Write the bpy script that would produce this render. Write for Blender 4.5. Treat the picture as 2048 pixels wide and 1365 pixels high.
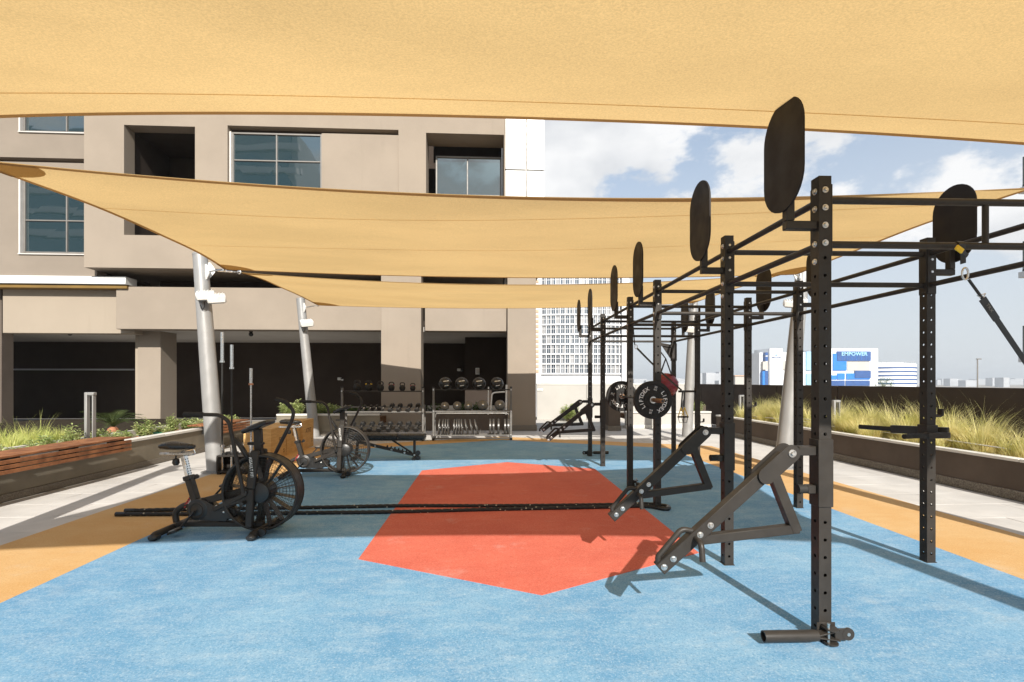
import bpy, bmesh, math, random
from mathutils import Vector, Matrix, Euler
R = math.radians
rnd = random.Random(7)
for o in list(bpy.data.objects): bpy.data.objects.remove(o)
scene = bpy.context.scene
COL = scene.collection

# ------------------------------------------------------------------ camera
F, HOR, H, TH = 989.0, 763.0, 1.54, R(3.0)       # focal length in photo px, horizon row, eye height, yaw
cam_d = bpy.data.cameras.new('camera'); cam = bpy.data.objects.new('camera', cam_d); COL.objects.link(cam)
cam_d.sensor_width = 36; cam_d.lens = F / 2048 * 36
cam_d.shift_y = (HOR - 682.5) / 2048
cam_d.clip_end = 9000; cam_d.clip_start = 0.02
cam.location = (0, 0, H); cam.rotation_euler = (R(90), 0, -TH)
scene.camera = cam

# ------------------------------------------------------------------ sun and sky
SUN_EL, SUN_AZ = R(32.5), R(171.5)                   # azimuth clockwise from +Y
sd = bpy.data.lights.new('sun', 'SUN'); sun = bpy.data.objects.new('sun', sd); COL.objects.link(sun)
sd.energy = 5.0; sd.angle = R(0.5); sd.color = (1.0, 0.95, 0.87)
sv = Vector((math.sin(SUN_AZ)*math.cos(SUN_EL), math.cos(SUN_AZ)*math.cos(SUN_EL), math.sin(SUN_EL)))
sun.rotation_euler = sv.to_track_quat('Z', 'Y').to_euler(); sun.location = sv * 60

world = bpy.data.worlds.new('World'); scene.world = world; world.use_nodes = True
nt = world.node_tree; nt.nodes.clear()
def wn(t, **kw):
    n = nt.nodes.new(t)
    for k, v in kw.items(): setattr(n, k, v)
    return n
sky = wn('ShaderNodeTexSky', sky_type='NISHITA', sun_disc=False, sun_elevation=SUN_EL, sun_rotation=SUN_AZ,
         air_density=1.0, dust_density=1.2, ozone_density=1.3, altitude=20)
tc = wn('ShaderNodeTexCoord')
sep = wn('ShaderNodeSeparateXYZ'); nt.links.new(tc.outputs['Generated'], sep.inputs[0])
# humid air: the sky pales towards the horizon all the way round
hz = wn('ShaderNodeMapRange', interpolation_type='SMOOTHSTEP'); hz.inputs['From Min'].default_value = -0.02; hz.inputs['From Max'].default_value = 0.85
hz.inputs['To Min'].default_value = 0.93; hz.inputs['To Max'].default_value = 0.0
nt.links.new(sep.outputs['Z'], hz.inputs['Value'])
mixh = wn('ShaderNodeMix', data_type='RGBA'); mixh.inputs['B'].default_value = (6.7, 7.0, 7.4, 1)
tint = wn('ShaderNodeMix', data_type='RGBA', blend_type='MULTIPLY'); tint.inputs['Factor'].default_value = 1; tint.inputs['B'].default_value = (1.12, 1.48, 1.62, 1)
nt.links.new(sky.outputs[0], tint.inputs['A'])
nt.links.new(hz.outputs[0], mixh.inputs['Factor']); nt.links.new(tint.outputs['Result'], mixh.inputs['A'])
# cumulus
mp = wn('ShaderNodeMapping'); mp.inputs['Scale'].default_value = (1.0, 1.0, 1.75); mp.inputs['Location'].default_value = (4.727, 7.188, 8.788)
nt.links.new(tc.outputs['Generated'], mp.inputs[0])
n1 = wn('ShaderNodeTexNoise'); n1.inputs['Scale'].default_value = 3.6; n1.inputs['Detail'].default_value = 12; n1.inputs['Roughness'].default_value = 0.60
nt.links.new(mp.outputs[0], n1.inputs['Vector'])
el = wn('ShaderNodeValToRGB')
cr = el.color_ramp; cr.elements[0].position = 0.02; cr.elements[0].color = (0, 0, 0, 1); cr.elements[1].position = 0.34; cr.elements[1].color = (1, 1, 1, 1)
e = cr.elements.new(0.13); e.color = (.25, .25, .25, 1)
e = cr.elements.new(0.22); e.color = (.8, .8, .8, 1)
nt.links.new(sep.outputs['Z'], el.inputs[0])
th = wn('ShaderNodeMath', operation='MULTIPLY_ADD'); th.inputs[1].default_value = 0.19; nt.links.new(el.outputs[0], th.inputs[0]); nt.links.new(n1.outputs[0], th.inputs[2])
cm = wn('ShaderNodeMapRange', interpolation_type='SMOOTHSTEP'); cm.inputs['From Min'].default_value = 0.65; cm.inputs['From Max'].default_value = 0.735
cm.inputs['To Max'].default_value = 0.96
nt.links.new(th.outputs[0], cm.inputs['Value'])
mp2 = wn('ShaderNodeMapping'); mp2.inputs['Scale'].default_value = (1.0, 1.0, 1.75); mp2.inputs['Location'].default_value = (4.727, 7.188, 8.718)
nt.links.new(tc.outputs['Generated'], mp2.inputs[0])
n2 = wn('ShaderNodeTexNoise'); n2.inputs['Scale'].default_value = 4.2; n2.inputs['Detail'].default_value = 6
nt.links.new(mp2.outputs[0], n2.inputs['Vector'])
cs = wn('ShaderNodeMapRange'); cs.inputs['From Min'].default_value = 0.42; cs.inputs['From Max'].default_value = 0.62
nt.links.new(n2.outputs[0], cs.inputs['Value'])
cc = wn('ShaderNodeMix', data_type='RGBA'); cc.inputs['A'].default_value = (9.2, 9.2, 9.2, 1); cc.inputs['B'].default_value = (6.5, 6.7, 7.0, 1)
nt.links.new(cs.outputs[0], cc.inputs['Factor'])
mixc = wn('ShaderNodeMix', data_type='RGBA')
nt.links.new(cm.outputs[0], mixc.inputs['Factor']); nt.links.new(mixh.outputs['Result'], mixc.inputs['A']); nt.links.new(cc.outputs['Result'], mixc.inputs['B'])
bg = wn('ShaderNodeBackground'); bg.inputs['Strength'].default_value = 0.072
nt.links.new(mixc.outputs['Result'], bg.inputs['Color'])
wo = wn('ShaderNodeOutputWorld'); nt.links.new(bg.outputs[0], wo.inputs[0])
vs = scene.view_settings
vs.view_transform = 'Standard'; vs.look = 'None'; vs.exposure = 0.6; vs.gamma = 1; vs.use_curve_mapping = False

# ------------------------------------------------------------------ pixel -> place
CT, ST = math.cos(TH), math.sin(TH)
def W(xc, yc, z=0.0): return Vector((xc*CT + yc*ST, -xc*ST + yc*CT, z))
def at(px, py, d): return W((px-1024)/F*d, d, H + (HOR-py)/F*d)
def ground(px, py):
    d = F*H/(py-HOR); return W((px-1024)/F*d, d, 0)
def onY(px, py, Y):
    v = W((px-1024)/F, 1.0); t = Y/v.y
    return Vector((v.x*t, Y, H + (HOR-py)/F*t))
def onX(px, py, X):
    v = W((px-1024)/F, 1.0); t = X/v.x
    return Vector((X, v.y*t, H + (HOR-py)/F*t))
# ------------------------------------------------------------------ mesh helpers
def frame(d, up=(0, 0, 1)):
    d = Vector(d).normalized(); up = Vector(up)
    if abs(d.dot(up)) > .995: up = Vector((0, 1, 0)) if abs(d.y) < .9 else Vector((1, 0, 0))
    s = d.cross(up).normalized(); u = s.cross(d).normalized()
    return d, s, u
class MB:
    def __init__(self): self.v = []; self.f = []
    def add(self, vs, fs):
        b = len(self.v); self.v += [Vector(p) for p in vs]; self.f += [tuple(b+i for i in f) for f in fs]
        return self
    def box(self, c, s, rot=None, bev=0.0):
        h = [max(x, 1e-5)/2 for x in s]; c = Vector(c)
        M = rot if rot is not None else Matrix.Identity(3)
        if bev <= 0:
            vs = [(x*h[0], y*h[1], z*h[2]) for x in (-1, 1) for y in (-1, 1) for z in (-1, 1)]
            fs = [(0,1,3,2), (4,6,7,5), (0,4,5,1), (2,3,7,6), (0,2,6,4), (1,5,7,3)]
        else:
            b = min(bev, min(h)*.95); vs = []; ix = {}
            for sx in (-1, 1):
                for sy in (-1, 1):
                    for sz in (-1, 1):
                        sg = (sx, sy, sz)
                        for a in range(3):
                            p = [sg[k]*(h[k]-b) for k in range(3)]; p[a] = sg[a]*h[a]
                            ix[(sg, a)] = len(vs); vs.append(p)
            fs = []
            for a in range(3):
                o1, o2 = [k for k in range(3) if k != a]
                def sgn(va, v1, v2):
                    t = [0, 0, 0]; t[a] = va; t[o1] = v1; t[o2] = v2; return tuple(t)
                for s_ in (-1, 1):
                    fs.append([ix[(sgn(s_, p, q), a)] for p, q in ((-1,-1), (1,-1), (1,1), (-1,1))])
                for p in (-1, 1):
                    for q in (-1, 1):
                        fs.append([ix[(sgn(-1, p, q), o1)], ix[(sgn(1, p, q), o1)], ix[(sgn(1, p, q), o2)], ix[(sgn(-1, p, q), o2)]])
            for sx in (-1, 1):
                for sy in (-1, 1):
                    for sz in (-1, 1):
                        fs.append([ix[((sx, sy, sz), a)] for a in range(3)])
        return self.add([M @ Vector(p) + c for p in vs], fs)
    def bounds(self, x0, x1, y0, y1, z0, z1, bev=0.0):
        return self.box(((x0+x1)/2, (y0+y1)/2, (z0+z1)/2), (abs(x1-x0), abs(y1-y0), abs(z1-z0)), None, bev)
    def bar(self, p0, p1, w, h, up=(0, 0, 1), bev=0.0, ext=0.0):
        p0 = Vector(p0); p1 = Vector(p1); d, s, u = frame(p1-p0, up)
        M = Matrix((d, s, u)).transposed()
        return self.box((p0+p1)/2, ((p1-p0).length + 2*ext, w, h), M, bev)
    def cyl(self, p0, p1, r0, r1=None, n=16, cap=True):
        return self.tube([p0, p1], [r0, r0 if r1 is None else r1], n, cap)
    def tube(self, pts, r, n=10, cap=True, closed=False):
        pts = [Vector(p) for p in pts]; m = len(pts)
        rr = r if isinstance(r, (list, tuple)) else [r]*m
        vs = []; prev = None
        for i, p in enumerate(pts):
            if closed: t = pts[(i+1) % m] - pts[i-1]
            else: t = pts[min(i+1, m-1)] - pts[max(i-1, 0)]
            t = t.normalized() if t.length > 1e-9 else Vector((0, 0, 1))
            if prev is None: _, s, u = frame(t)
            else:
                s = prev - t*prev.dot(t)
                s = s.normalized() if s.length > 1e-6 else frame(t)[1]
                u = s.cross(t).normalized()
            prev = s
            vs += [p + (s*math.cos(a) + u*math.sin(a))*rr[i] for a in (2*math.pi*k/n for k in range(n))]
        fs = []
        for i in range(m if closed else m-1):
            a, b = i*n, ((i+1) % m)*n
            for k in range(n): fs.append((a+k, a+(k+1) % n, b+(k+1) % n, b+k))
        if cap and not closed:
            fs.append(tuple(range(n))); fs.append(tuple((m-1)*n+k for k in range(n)))
        return self.add(vs, fs)
    def lathe(self, prof, o=(0, 0, 0), ax=(0, 0, 1), n=24):
        o = Vector(o); d, s, u = frame(ax); vs = []
        for r, z in prof:
            vs += [o + d*z + (s*math.cos(a)+u*math.sin(a))*max(r, 1e-5) for a in (2*math.pi*k/n for k in range(n))]
        fs = []
        for i in range(len(prof)-1):
            for k in range(n): fs.append((i*n+k, i*n+(k+1) % n, (i+1)*n+(k+1) % n, (i+1)*n+k))
        return self.add(vs, fs)
    def sphere(self, c, r, n=24, m=14, sc=(1, 1, 1), rot=None):
        M = rot if rot is not None else Matrix.Identity(3)
        c = Vector(c); vs = []; fs = []
        for i in range(m+1):
            t = math.pi*i/m
            for k in range(n):
                a = 2*math.pi*k/n
                vs.append(M @ Vector((r*sc[0]*math.sin(t)*math.cos(a), r*sc[1]*math.sin(t)*math.sin(a), r*sc[2]*math.cos(t))) + c)
        for i in range(m):
            for k in range(n): fs.append((i*n+k, i*n+(k+1) % n, (i+1)*n+(k+1) % n, (i+1)*n+k))
        return self.add(vs, fs)
    def prism(self, poly, d0, d1, M=None):       # poly in (x, z), extruded along y from d0 to d1
        M = M if M is not None else Matrix.Identity(4)
        n = len(poly)
        vs = [M @ Vector((x, d0, z)) for x, z in poly] + [M @ Vector((x, d1, z)) for x, z in poly]
        fs = [tuple(range(n)), tuple(range(2*n-1, n-1, -1))] + [(i, (i+1) % n, n+(i+1) % n, n+i) for i in range(n)]
        return self.add(vs, fs)
    def quad(self, a, b, c, d): return self.add([a, b, c, d], [(0, 1, 2, 3)])
    def mesh(self, name, fix=True, smooth=True, ang=38):
        me = bpy.data.meshes.new(name)
        me.from_pydata([tuple(p) for p in self.v], [], self.f); me.update()
        if fix:
            bm = bmesh.new(); bm.from_mesh(me)
            bmesh.ops.remove_doubles(bm, verts=bm.verts, dist=1e-6)
            bmesh.ops.recalc_face_normals(bm, faces=bm.faces); bm.to_mesh(me); bm.free()
        if smooth:
            me.polygons.foreach_set('use_smooth', [True]*len(me.polygons))
            me.set_sharp_from_angle(angle=R(ang))
        return me
    # local: coordinates are the parent's own; world: coordinates are the place's, origin put at the base of the piece
    def build(self, name, mat, parent=None, world=True, fix=True, smooth=True, ang=38):
        base = Vector((0, 0, 0))
        if world and self.v:
            xs = [p.x for p in self.v]; ys = [p.y for p in self.v]; zs = [p.z for p in self.v]
            base = Vector(((min(xs)+max(xs))/2, (min(ys)+max(ys))/2, min(zs)))
            self.v = [p - base for p in self.v]
        o = bpy.data.objects.new(name, self.mesh(name, fix, smooth, ang)); COL.objects.link(o)
        o.data.materials.append(mat)
        if parent is not None: o.parent = parent
        if world:
            po = ORG.get(parent.name, Vector((0, 0, 0))) if parent is not None else Vector((0, 0, 0))
            o.location = base - po; ORG[o.name] = base
        return o
ORG = {}
def tag(o, label=None, cat=None, group=None, kind=None):
    if label: o['label'] = label
    if cat: o['category'] = cat
    if group: o['group'] = group
    if kind: o['kind'] = kind
    return o
def thing(name, label, cat, loc=(0, 0, 0), rz=0.0, group=None):
    o = bpy.data.objects.new(name, None); COL.objects.link(o); o.empty_display_size = .1
    o.location = loc; o.rotation_euler = (0, 0, rz); ORG[o.name] = Vector(loc)
    return tag(o, label, cat, group)
def place(name, me, mat, parent=None, loc=(0, 0, 0), rot=(0, 0, 0), sc=(1, 1, 1)):   # an object on shared mesh data
    o = bpy.data.objects.new(name, me); COL.objects.link(o)
    if mat is not None and not me.materials: me.materials.append(mat)
    o.location = loc; o.rotation_euler = rot; o.scale = sc
    if parent is not None: o.parent = parent
    return o
def copy_tree(o, parent=None):
    c = o.copy(); COL.objects.link(c); c.parent = parent
    for ch in [x for x in KIDS.get(o.name, [])]: copy_tree(ch, c)
    return c
KIDS = {}
def index_kids():
    KIDS.clear()
    for o in bpy.data.objects:
        if o.parent: KIDS.setdefault(o.parent.name, []).append(o)
def stadium(w, h, n=12):                       # (x, z) outline, centred
    r = w/2; c = h/2 - r
    return [(r*math.cos(t), c + r*math.sin(t)) for t in (math.pi*k/n for k in range(n+1))] + \
           [(r*math.cos(t), -c + r*math.sin(t)) for t in (math.pi + math.pi*k/n for k in range(n+1))]
def arc_path(pts, rad=.05, n=5):               # polyline with rounded bends
    pts = [Vector(p) for p in pts]; out = [pts[0]]
    for i in range(1, len(pts)-1):
        a = (pts[i-1]-pts[i]); b = (pts[i+1]-pts[i]); k = min(rad, a.length*.45, b.length*.45)
        p0 = pts[i]+a.normalized()*k; p1 = pts[i]+b.normalized()*k
        for j in range(n+1):
            t = j/n; out.append(p0*(1-t)**2 + pts[i]*2*t*(1-t) + p1*t*t)
    return out + [pts[-1]]
TXT = {}
def text_data(s, bold=0.0):
    if (s, bold) not in TXT:
        cu = bpy.data.curves.new('t', 'FONT'); cu.body = s; cu.size = 1; cu.offset = bold; cu.align_x = 'CENTER'; cu.align_y = 'CENTER'; cu.resolution_u = 3; cu.extrude = .01
        o = bpy.data.objects.new('t', cu); COL.objects.link(o); bpy.context.view_layer.update()
        me = bpy.data.meshes.new_from_object(o.evaluated_get(bpy.context.evaluated_depsgraph_get()))
        TXT[(s, bold)] = ([v.co.copy() for v in me.vertices], [tuple(p.vertices) for p in me.polygons])
        bpy.data.objects.remove(o); bpy.data.meshes.remove(me); bpy.data.curves.remove(cu)
    return TXT[(s, bold)]
def add_text(mb, s, size, M, bold=0.0, sx=1.0):      # text lies in M's xy plane
    vs, fs = text_data(s, bold)
    return mb.add([M @ Vector((p.x*size*sx, p.y*size, p.z*size)) for p in vs], fs)
def basis(o, x, y):                                  # 4x4 with given x and y axes
    x = Vector(x).normalized(); y = Vector(y).normalized(); z = x.cross(y)
    M = Matrix((x, y, z)).transposed().to_4x4(); M.translation = Vector(o); return M

# ------------------------------------------------------------------ materials
def nodemat(name):
    m = bpy.data.materials.new(name); m.use_nodes = True
    n = m.node_tree; n.nodes.clear()
    out = n.nodes.new('ShaderNodeOutputMaterial'); b = n.nodes.new('ShaderNodeBsdfPrincipled')
    n.links.new(b.outputs[0], out.inputs[0])
    return m, n, b, out
def pos(n, obj=False):
    if obj: return n.nodes.new('ShaderNodeTexCoord').outputs['Object']
    return n.nodes.new('ShaderNodeNewGeometry').outputs['Position']
def noise(n, src, scale, detail=3, rough=.5, stretch=None):
    t = n.nodes.new('ShaderNodeTexNoise'); t.inputs['Scale'].default_value = scale; t.inputs['Detail'].default_value = detail; t.inputs['Roughness'].default_value = rough
    if stretch:
        mp = n.nodes.new('ShaderNodeMapping'); mp.inputs['Scale'].default_value = stretch; n.links.new(src, mp.inputs[0]); src = mp.outputs[0]
    n.links.new(src, t.inputs['Vector']); return t.outputs['Fac']
def rng(n, src, a, b, c=0.0, d=1.0, smooth=True):
    m = n.nodes.new('ShaderNodeMapRange'); m.interpolation_type = 'SMOOTHSTEP' if smooth else 'LINEAR'
    for k, v in zip(('From Min', 'From Max', 'To Min', 'To Max'), (a, b, c, d)): m.inputs[k].default_value = v
    n.links.new(src, m.inputs['Value']); return m.outputs[0]
def mix(n, fac, a, b):
    m = n.nodes.new('ShaderNodeMix'); m.data_type = 'RGBA'
    if isinstance(fac, float): m.inputs['Factor'].default_value = fac
    else: n.links.new(fac, m.inputs['Factor'])
    for k, c in (('A', a), ('B', b)):
        if isinstance(c, tuple): m.inputs[k].default_value = (*c[:3], 1)
        else: n.links.new(c, m.inputs[k])
    return m.outputs['Result']
def bumpn(n, b, src, strength, dist=.01):
    k = n.nodes.new('ShaderNodeBump'); k.inputs['Strength'].default_value = strength; k.inputs['Distance'].default_value = dist
    n.links.new(src, k.inputs['Height']); n.links.new(k.outputs[0], b.inputs['Normal'])
def tone(c, k): return tuple(min(1, x*k) for x in c)
def pbr(name, col, rough=.5, metal=0.0, var=.12, vs=2.0, bump=0.0, bs=90.0, spec=.5, col2=None, obj=False, rvar=.08, coat=0.0):
    m, n, b, out = nodemat(name); p = pos(n, obj)
    f = rng(n, noise(n, p, vs, 4, .6), .3, .7)
    n.links.new(mix(n, f, tone(col, 1-var), col2 or tone(col, 1+var)), b.inputs['Base Color'])
    n.links.new(rng(n, noise(n, p, vs*3.1, 3), .3, .7, max(0, rough-rvar), min(1, rough+rvar)), b.inputs['Roughness'])
    b.inputs['Metallic'].default_value = metal; b.inputs['Specular IOR Level'].default_value = spec; b.inputs['Coat Weight'].default_value = coat
    if bump: bumpn(n, b, noise(n, p, bs, 3), bump, .004)
    return m
def plaster(name, col, var=.055):
    m, n, b, out = nodemat(name); p = pos(n)
    c = mix(n, rng(n, noise(n, p, .7, 5, .6), .3, .7), tone(col, 1-var), tone(col, 1+var))
    st = noise(n, p, 2.2, 5, .65, (1.6, 1.6, .12)); c = mix(n, rng(n, st, .56, .80, 0, .30), c, tone(col, .72))
    c = mix(n, rng(n, noise(n, p, 9, 5, .75), .62, .80, 0, .35), c, tone(col, 1.22))
    n.links.new(c, b.inputs['Base Color']); b.inputs['Roughness'].default_value = .92; b.inputs['Specular IOR Level'].default_value = .12
    bumpn(n, b, noise(n, p, 26, 4, .7), .22, .006)
    return m
def rubber(name, col, pale, dark, pf=.55, streak=(.9, 2.2, 1)):
    m, n, b, out = nodemat(name); p = pos(n)
    grain = noise(n, p, 85, 3, .8); grain2 = noise(n, p, 34, 3, .7)
    patch = noise(n, p, 3.6, 8, .78, streak); patch2 = noise(n, p, 1.1, 5, .65)
    c = mix(n, rng(n, patch2, .32, .7), dark, col)
    wear = rng(n, patch, .40, .78)
    mul = n.nodes.new('ShaderNodeMath'); mul.operation = 'MULTIPLY'; n.links.new(wear, mul.inputs[0]); n.links.new(rng(n, grain2, .3, .62, .3, 1), mul.inputs[1])
    mu2 = n.nodes.new('ShaderNodeMath'); mu2.operation = 'MULTIPLY'; n.links.new(mul.outputs[0], mu2.inputs[0]); mu2.inputs[1].default_value = pf
    c = mix(n, mu2.outputs[0], c, pale)
    c = mix(n, rng(n, grain, .52, .70, 0, .62), c, pale)
    c = mix(n, rng(n, grain, .47, .28, 0, .7), c, tone(dark, .5))
    scuff = noise(n, p, 5.5, 6, .8, (.35, 1.8, 1)); c = mix(n, rng(n, scuff, .63, .76, 0, .32), c, tone(dark, .55))
    dust = noise(n, p, 1.7, 6, .7); c = mix(n, rng(n, dust, .56, .74, 0, .22), c, (.52, .50, .46))
    n.links.new(c, b.inputs['Base Color']); b.inputs['Roughness'].default_value = .9; b.inputs['Specular IOR Level'].default_value = .25
    bumpn(n, b, grain2, .35, .004)
    return m
def glassmat(name, col=(.012, .03, .036), rough=.02):
    m, n, b, out = nodemat(name); p = pos(n)
    b.inputs['Base Color'].default_value = (*col, 1); b.inputs['Roughness'].default_value = rough
    b.inputs['Specular IOR Level'].default_value = 1.0; b.inputs['IOR'].default_value = 1.9
    bumpn(n, b, noise(n, p, .8, 1), .07, .05)
    return m
M = {}
M['blue'] = rubber('rubber_blue', (.165, .335, .50), (.46, .54, .60), (.10, .26, .44), .55)
M['red'] = rubber('rubber_red', (.56, .13, .085), (.62, .25, .18), (.50, .105, .07), .30)
M['gold'] = rubber('rubber_gold', (.54, .345, .155), (.63, .46, .265), (.51, .295, .11), .40)
M['paving'] = pbr('paving_stone', (.50, .475, .445), .85, var=.10, vs=1.3, bump=.25, bs=60, spec=.2)
M['joint'] = pbr('joint_grey', (.30, .285, .27), .95, var=.1, vs=5, spec=.1)
M['plaster'] = plaster('plaster_taupe', (.278, .232, .186))
M['plaster_pale'] = plaster('plaster_pale', (.315, .264, .208), .03)
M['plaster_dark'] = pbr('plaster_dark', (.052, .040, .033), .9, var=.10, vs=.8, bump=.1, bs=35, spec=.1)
M['pier_low'] = pbr('plaster_brown', (.115, .092, .075), .9, var=.10, vs=.8, bump=.1, bs=35, spec=.1)
M['soffit'] = pbr('soffit_white', (.52, .49, .45), .9, var=.05, vs=.8, spec=.1)
M['white_clad'] = pbr('white_cladding', (.64, .64, .63), .4, var=.03, vs=.5)
M['plinth'] = pbr('plinth_granite', (.17, .15, .125), .8, var=.45, vs=60, bump=.3, bs=80, spec=.2)
M['planter'] = pbr('planter_taupe', (.20, .175, .135), .92, var=.14, vs=1.6, bump=.3, bs=14, spec=.1)
M['planter_brown'] = pbr('planter_brown', (.105, .082, .066), .9, var=.12, vs=1.2, bump=.15, bs=30, spec=.1)
M['coping'] = pbr('coping_stone', (.60, .575, .53), .85, var=.08, vs=2.5, bump=.15, bs=50, spec=.2)
M['parapet'] = pbr('parapet_brown', (.060, .046, .038), .85, var=.08, vs=.9, spec=.15)
M['wall_beige'] = pbr('wall_beige', (.42, .40, .37), .9, var=.06, vs=.8, spec=.1)
M['soil'] = pbr('soil', (.12, .065, .035), .95, var=.4, vs=14, bump=.6, bs=40, spec=.05)
M['bark'] = pbr('bark_mulch', (.34, .145, .055), .9, var=.35, vs=30, spec=.1)
M['bark2'] = pbr('bark_mulch_dark', (.16, .07, .03), .9, var=.35, vs=30, spec=.1)
M['black'] = pbr('black_powdercoat', (.031, .027, .0235), .45, var=.14, vs=6, bump=.07, bs=420, spec=.28)
M['black2'] = pbr('black_plastic', (.015, .0145, .014), .38, var=.15, vs=9, bump=.05, bs=200, spec=.5)
M['black_matt'] = pbr('black_rubber', (.022, .021, .020), .75, var=.2, vs=12, bump=.2, bs=160, spec=.3)
M['vinyl'] = pbr('black_vinyl', (.018, .017, .016), .33, var=.1, vs=8, bump=.12, bs=240, spec=.5)
M['target'] = pbr('target_plate', (.017, .0132, .0115), .6, var=.07, vs=2, bump=.05, bs=300, spec=.25)
M['chrome'] = pbr('chrome', (.72, .71, .69), .18, 1.0, var=.06, vs=9)
M['steel'] = pbr('steel_zinc', (.62, .61, .59), .32, 1.0, var=.10, vs=14)
M['rust'] = pbr('worn_sleeve', (.34, .20, .12), .42, .85, var=.25, vs=18)
M['orange'] = pbr('copper_collar', (.55, .24, .12), .4, .5, var=.1, vs=10)
M['rack'] = pbr('rack_grey', (.15, .142, .132), .42, .25, var=.10, vs=7)
M['pole'] = pbr('pole_silver', (.30, .295, .288), .42, .25, var=.05, vs=2.5, bump=.05, bs=60)
M['lampwhite'] = pbr('lamp_white', (.66, .65, .62), .4, var=.06, vs=9)
M['lampglass'] = glassmat('lamp_glass', (.12, .13, .13), .08)
M['glass'] = glassmat('window_glass')
M['glass_tower'] = glassmat('tower_glass', (.035, .05, .07), .06)
M['glass_tower2'] = glassmat('tower_glass_pale', (.16, .17, .19), .12)
M['glass_tower3'] = glassmat('tower_glass_blind', (.22, .215, .215), .3)
M['glass_rail'] = glassmat('rail_glass', (.28, .38, .40), .04)
M['frame'] = pbr('window_frame', (.20, .185, .17), .5, .2, var=.06, vs=4)
M['frame_white'] = pbr('frame_white', (.60, .575, .54), .6, var=.05, vs=4)
M['wood'] = pbr('bench_wood', (.22, .082, .035), .6, var=.28, vs=5, bump=.15, bs=70, spec=.3, col2=(.34, .145, .062))
M['ink'] = pbr('ink_brown', (.13, .055, .02), .8, var=.1, vs=9)
M['white'] = pbr('print_white', (.74, .73, .70), .6, var=.04, vs=9)
M['print_red'] = pbr('print_red', (.62, .04, .035), .6, var=.04, vs=9)
M['yellow'] = pbr('yellow_webbing', (.72, .48, .03), .7, var=.12, vs=30)
M['maroon'] = pbr('maroon_leather', (.20, .016, .032), .32, var=.15, vs=8, bump=.1, bs=140)
M['ballgrey'] = pbr('ball_grey', (.165, .150, .130), .6, var=.12, vs=14, bump=.2, bs=180)
M['ballblack'] = pbr('ball_black', (.014, .013, .013), .30, var=.12, vs=14, bump=.12, bs=180)
M['green_box'] = pbr('green_cover', (.03, .20, .12), .6)
M['empower_white'] = pbr('far_white', (.70, .71, .72), .8, var=.03, vs=.05)
M['empower_blue'] = pbr('far_blue', (.015, .17, .55), .5, var=.06, vs=.2)
M['empower_navy'] = pbr('far_navy', (.022, .075, .24), .5, var=.10, vs=.4)
M['empower_sky'] = pbr('far_skyblue', (.30, .55, .75), .5, var=.06, vs=.2)
M['far_beige'] = pbr('far_beige', (.46, .43, .39), .9, var=.05, vs=.1)
M['far_grey'] = pbr('far_grey', (.40, .41, .43), .9, var=.1, vs=.02)
M['tower_white'] = pbr('tower_white', (.56, .56, .57), .7, var=.03, vs=.1)
M['tower_tan'] = pbr('tower_tan', (.50, .33, .22), .8, var=.05, vs=.3)
M['sand'] = pbr('sand_ground', (.30, .26, .21), .95, var=.15, vs=.01, spec=.05)
M['ochre'] = pbr('ochre_trim', (.17, .10, .022), .8)
M['soil_shade'] = pbr('soil_shade', (.035, .028, .02), .95, var=.4, vs=14, spec=.05)  # soil darkened so its colour carries the shade of the bay behind
M['plaster_wing'] = plaster('plaster_wing', (.235, .197, .16))
M['terracotta'] = pbr('terracotta', (.40, .17, .09), .8, var=.1, vs=9)
# plywood: long grain
m, n, b, out = nodemat('plywood'); p = pos(n, True)
g = noise(n, p, 5, 6, .62, (1, 1, 9)); g2 = noise(n, p, 2.0, 3)
c = mix(n, rng(n, g, .3, .72), (.50, .285, .095), (.66, .42, .17)); c = mix(n, rng(n, g2, .45, .75, 0, .35), c, (.46, .25, .08))
n.links.new(c, b.inputs['Base Color']); b.inputs['Roughness'].default_value = .6; bumpn(n, b, g, .12, .003); M['ply'] = m
# shade cloth: knitted, lets light through
def cloth(name, refl, trans, k):
    m, n, b, out = nodemat(name); n.nodes.remove(b); p = pos(n)
    g = noise(n, p, 110, 3, .85, (.7, 1, 1)); l = noise(n, p, .8, 4, .6, (.5, 1.4, 1)); cr = noise(n, p, 3.5, 4, .6, (.35, 1.4, 1))
    f = rng(n, g, .3, .7, .86, 1.12); f2 = rng(n, l, .3, .7, .93, 1.06)
    mu = n.nodes.new('ShaderNodeMath'); mu.operation = 'MULTIPLY'; n.links.new(f, mu.inputs[0]); n.links.new(f2, mu.inputs[1])
    def sc(col):
        v = n.nodes.new('ShaderNodeVectorMath'); v.operation = 'SCALE'; v.inputs[0].default_value = col; n.links.new(mu.outputs[0], v.inputs['Scale']); return v.outputs[0]
    d = n.nodes.new('ShaderNodeBsdfDiffuse'); t = n.nodes.new('ShaderNodeBsdfTranslucent'); a = n.nodes.new('ShaderNodeMixShader'); a.inputs[0].default_value = k
    n.links.new(sc(refl), d.inputs['Color']); n.links.new(sc(trans), t.inputs['Color'])
    bp = n.nodes.new('ShaderNodeBump'); bp.inputs['Strength'].default_value = .12; bp.inputs['Distance'].default_value = .01; n.links.new(cr, bp.inputs['Height'])
    n.links.new(bp.outputs[0], d.inputs['Normal']); n.links.new(bp.outputs[0], t.inputs['Normal'])
    n.links.new(d.outputs[0], a.inputs[1]); n.links.new(t.outputs[0], a.inputs[2]); n.links.new(a.outputs[0], out.inputs[0])
    return m
M['sail'] = cloth('shade_cloth', (.50, .35, .165), (.70, .475, .21), .58)
M['sail_hem'] = cloth('shade_cloth_hem', (.40, .27, .14), (.52, .345, .165), .46)
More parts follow.
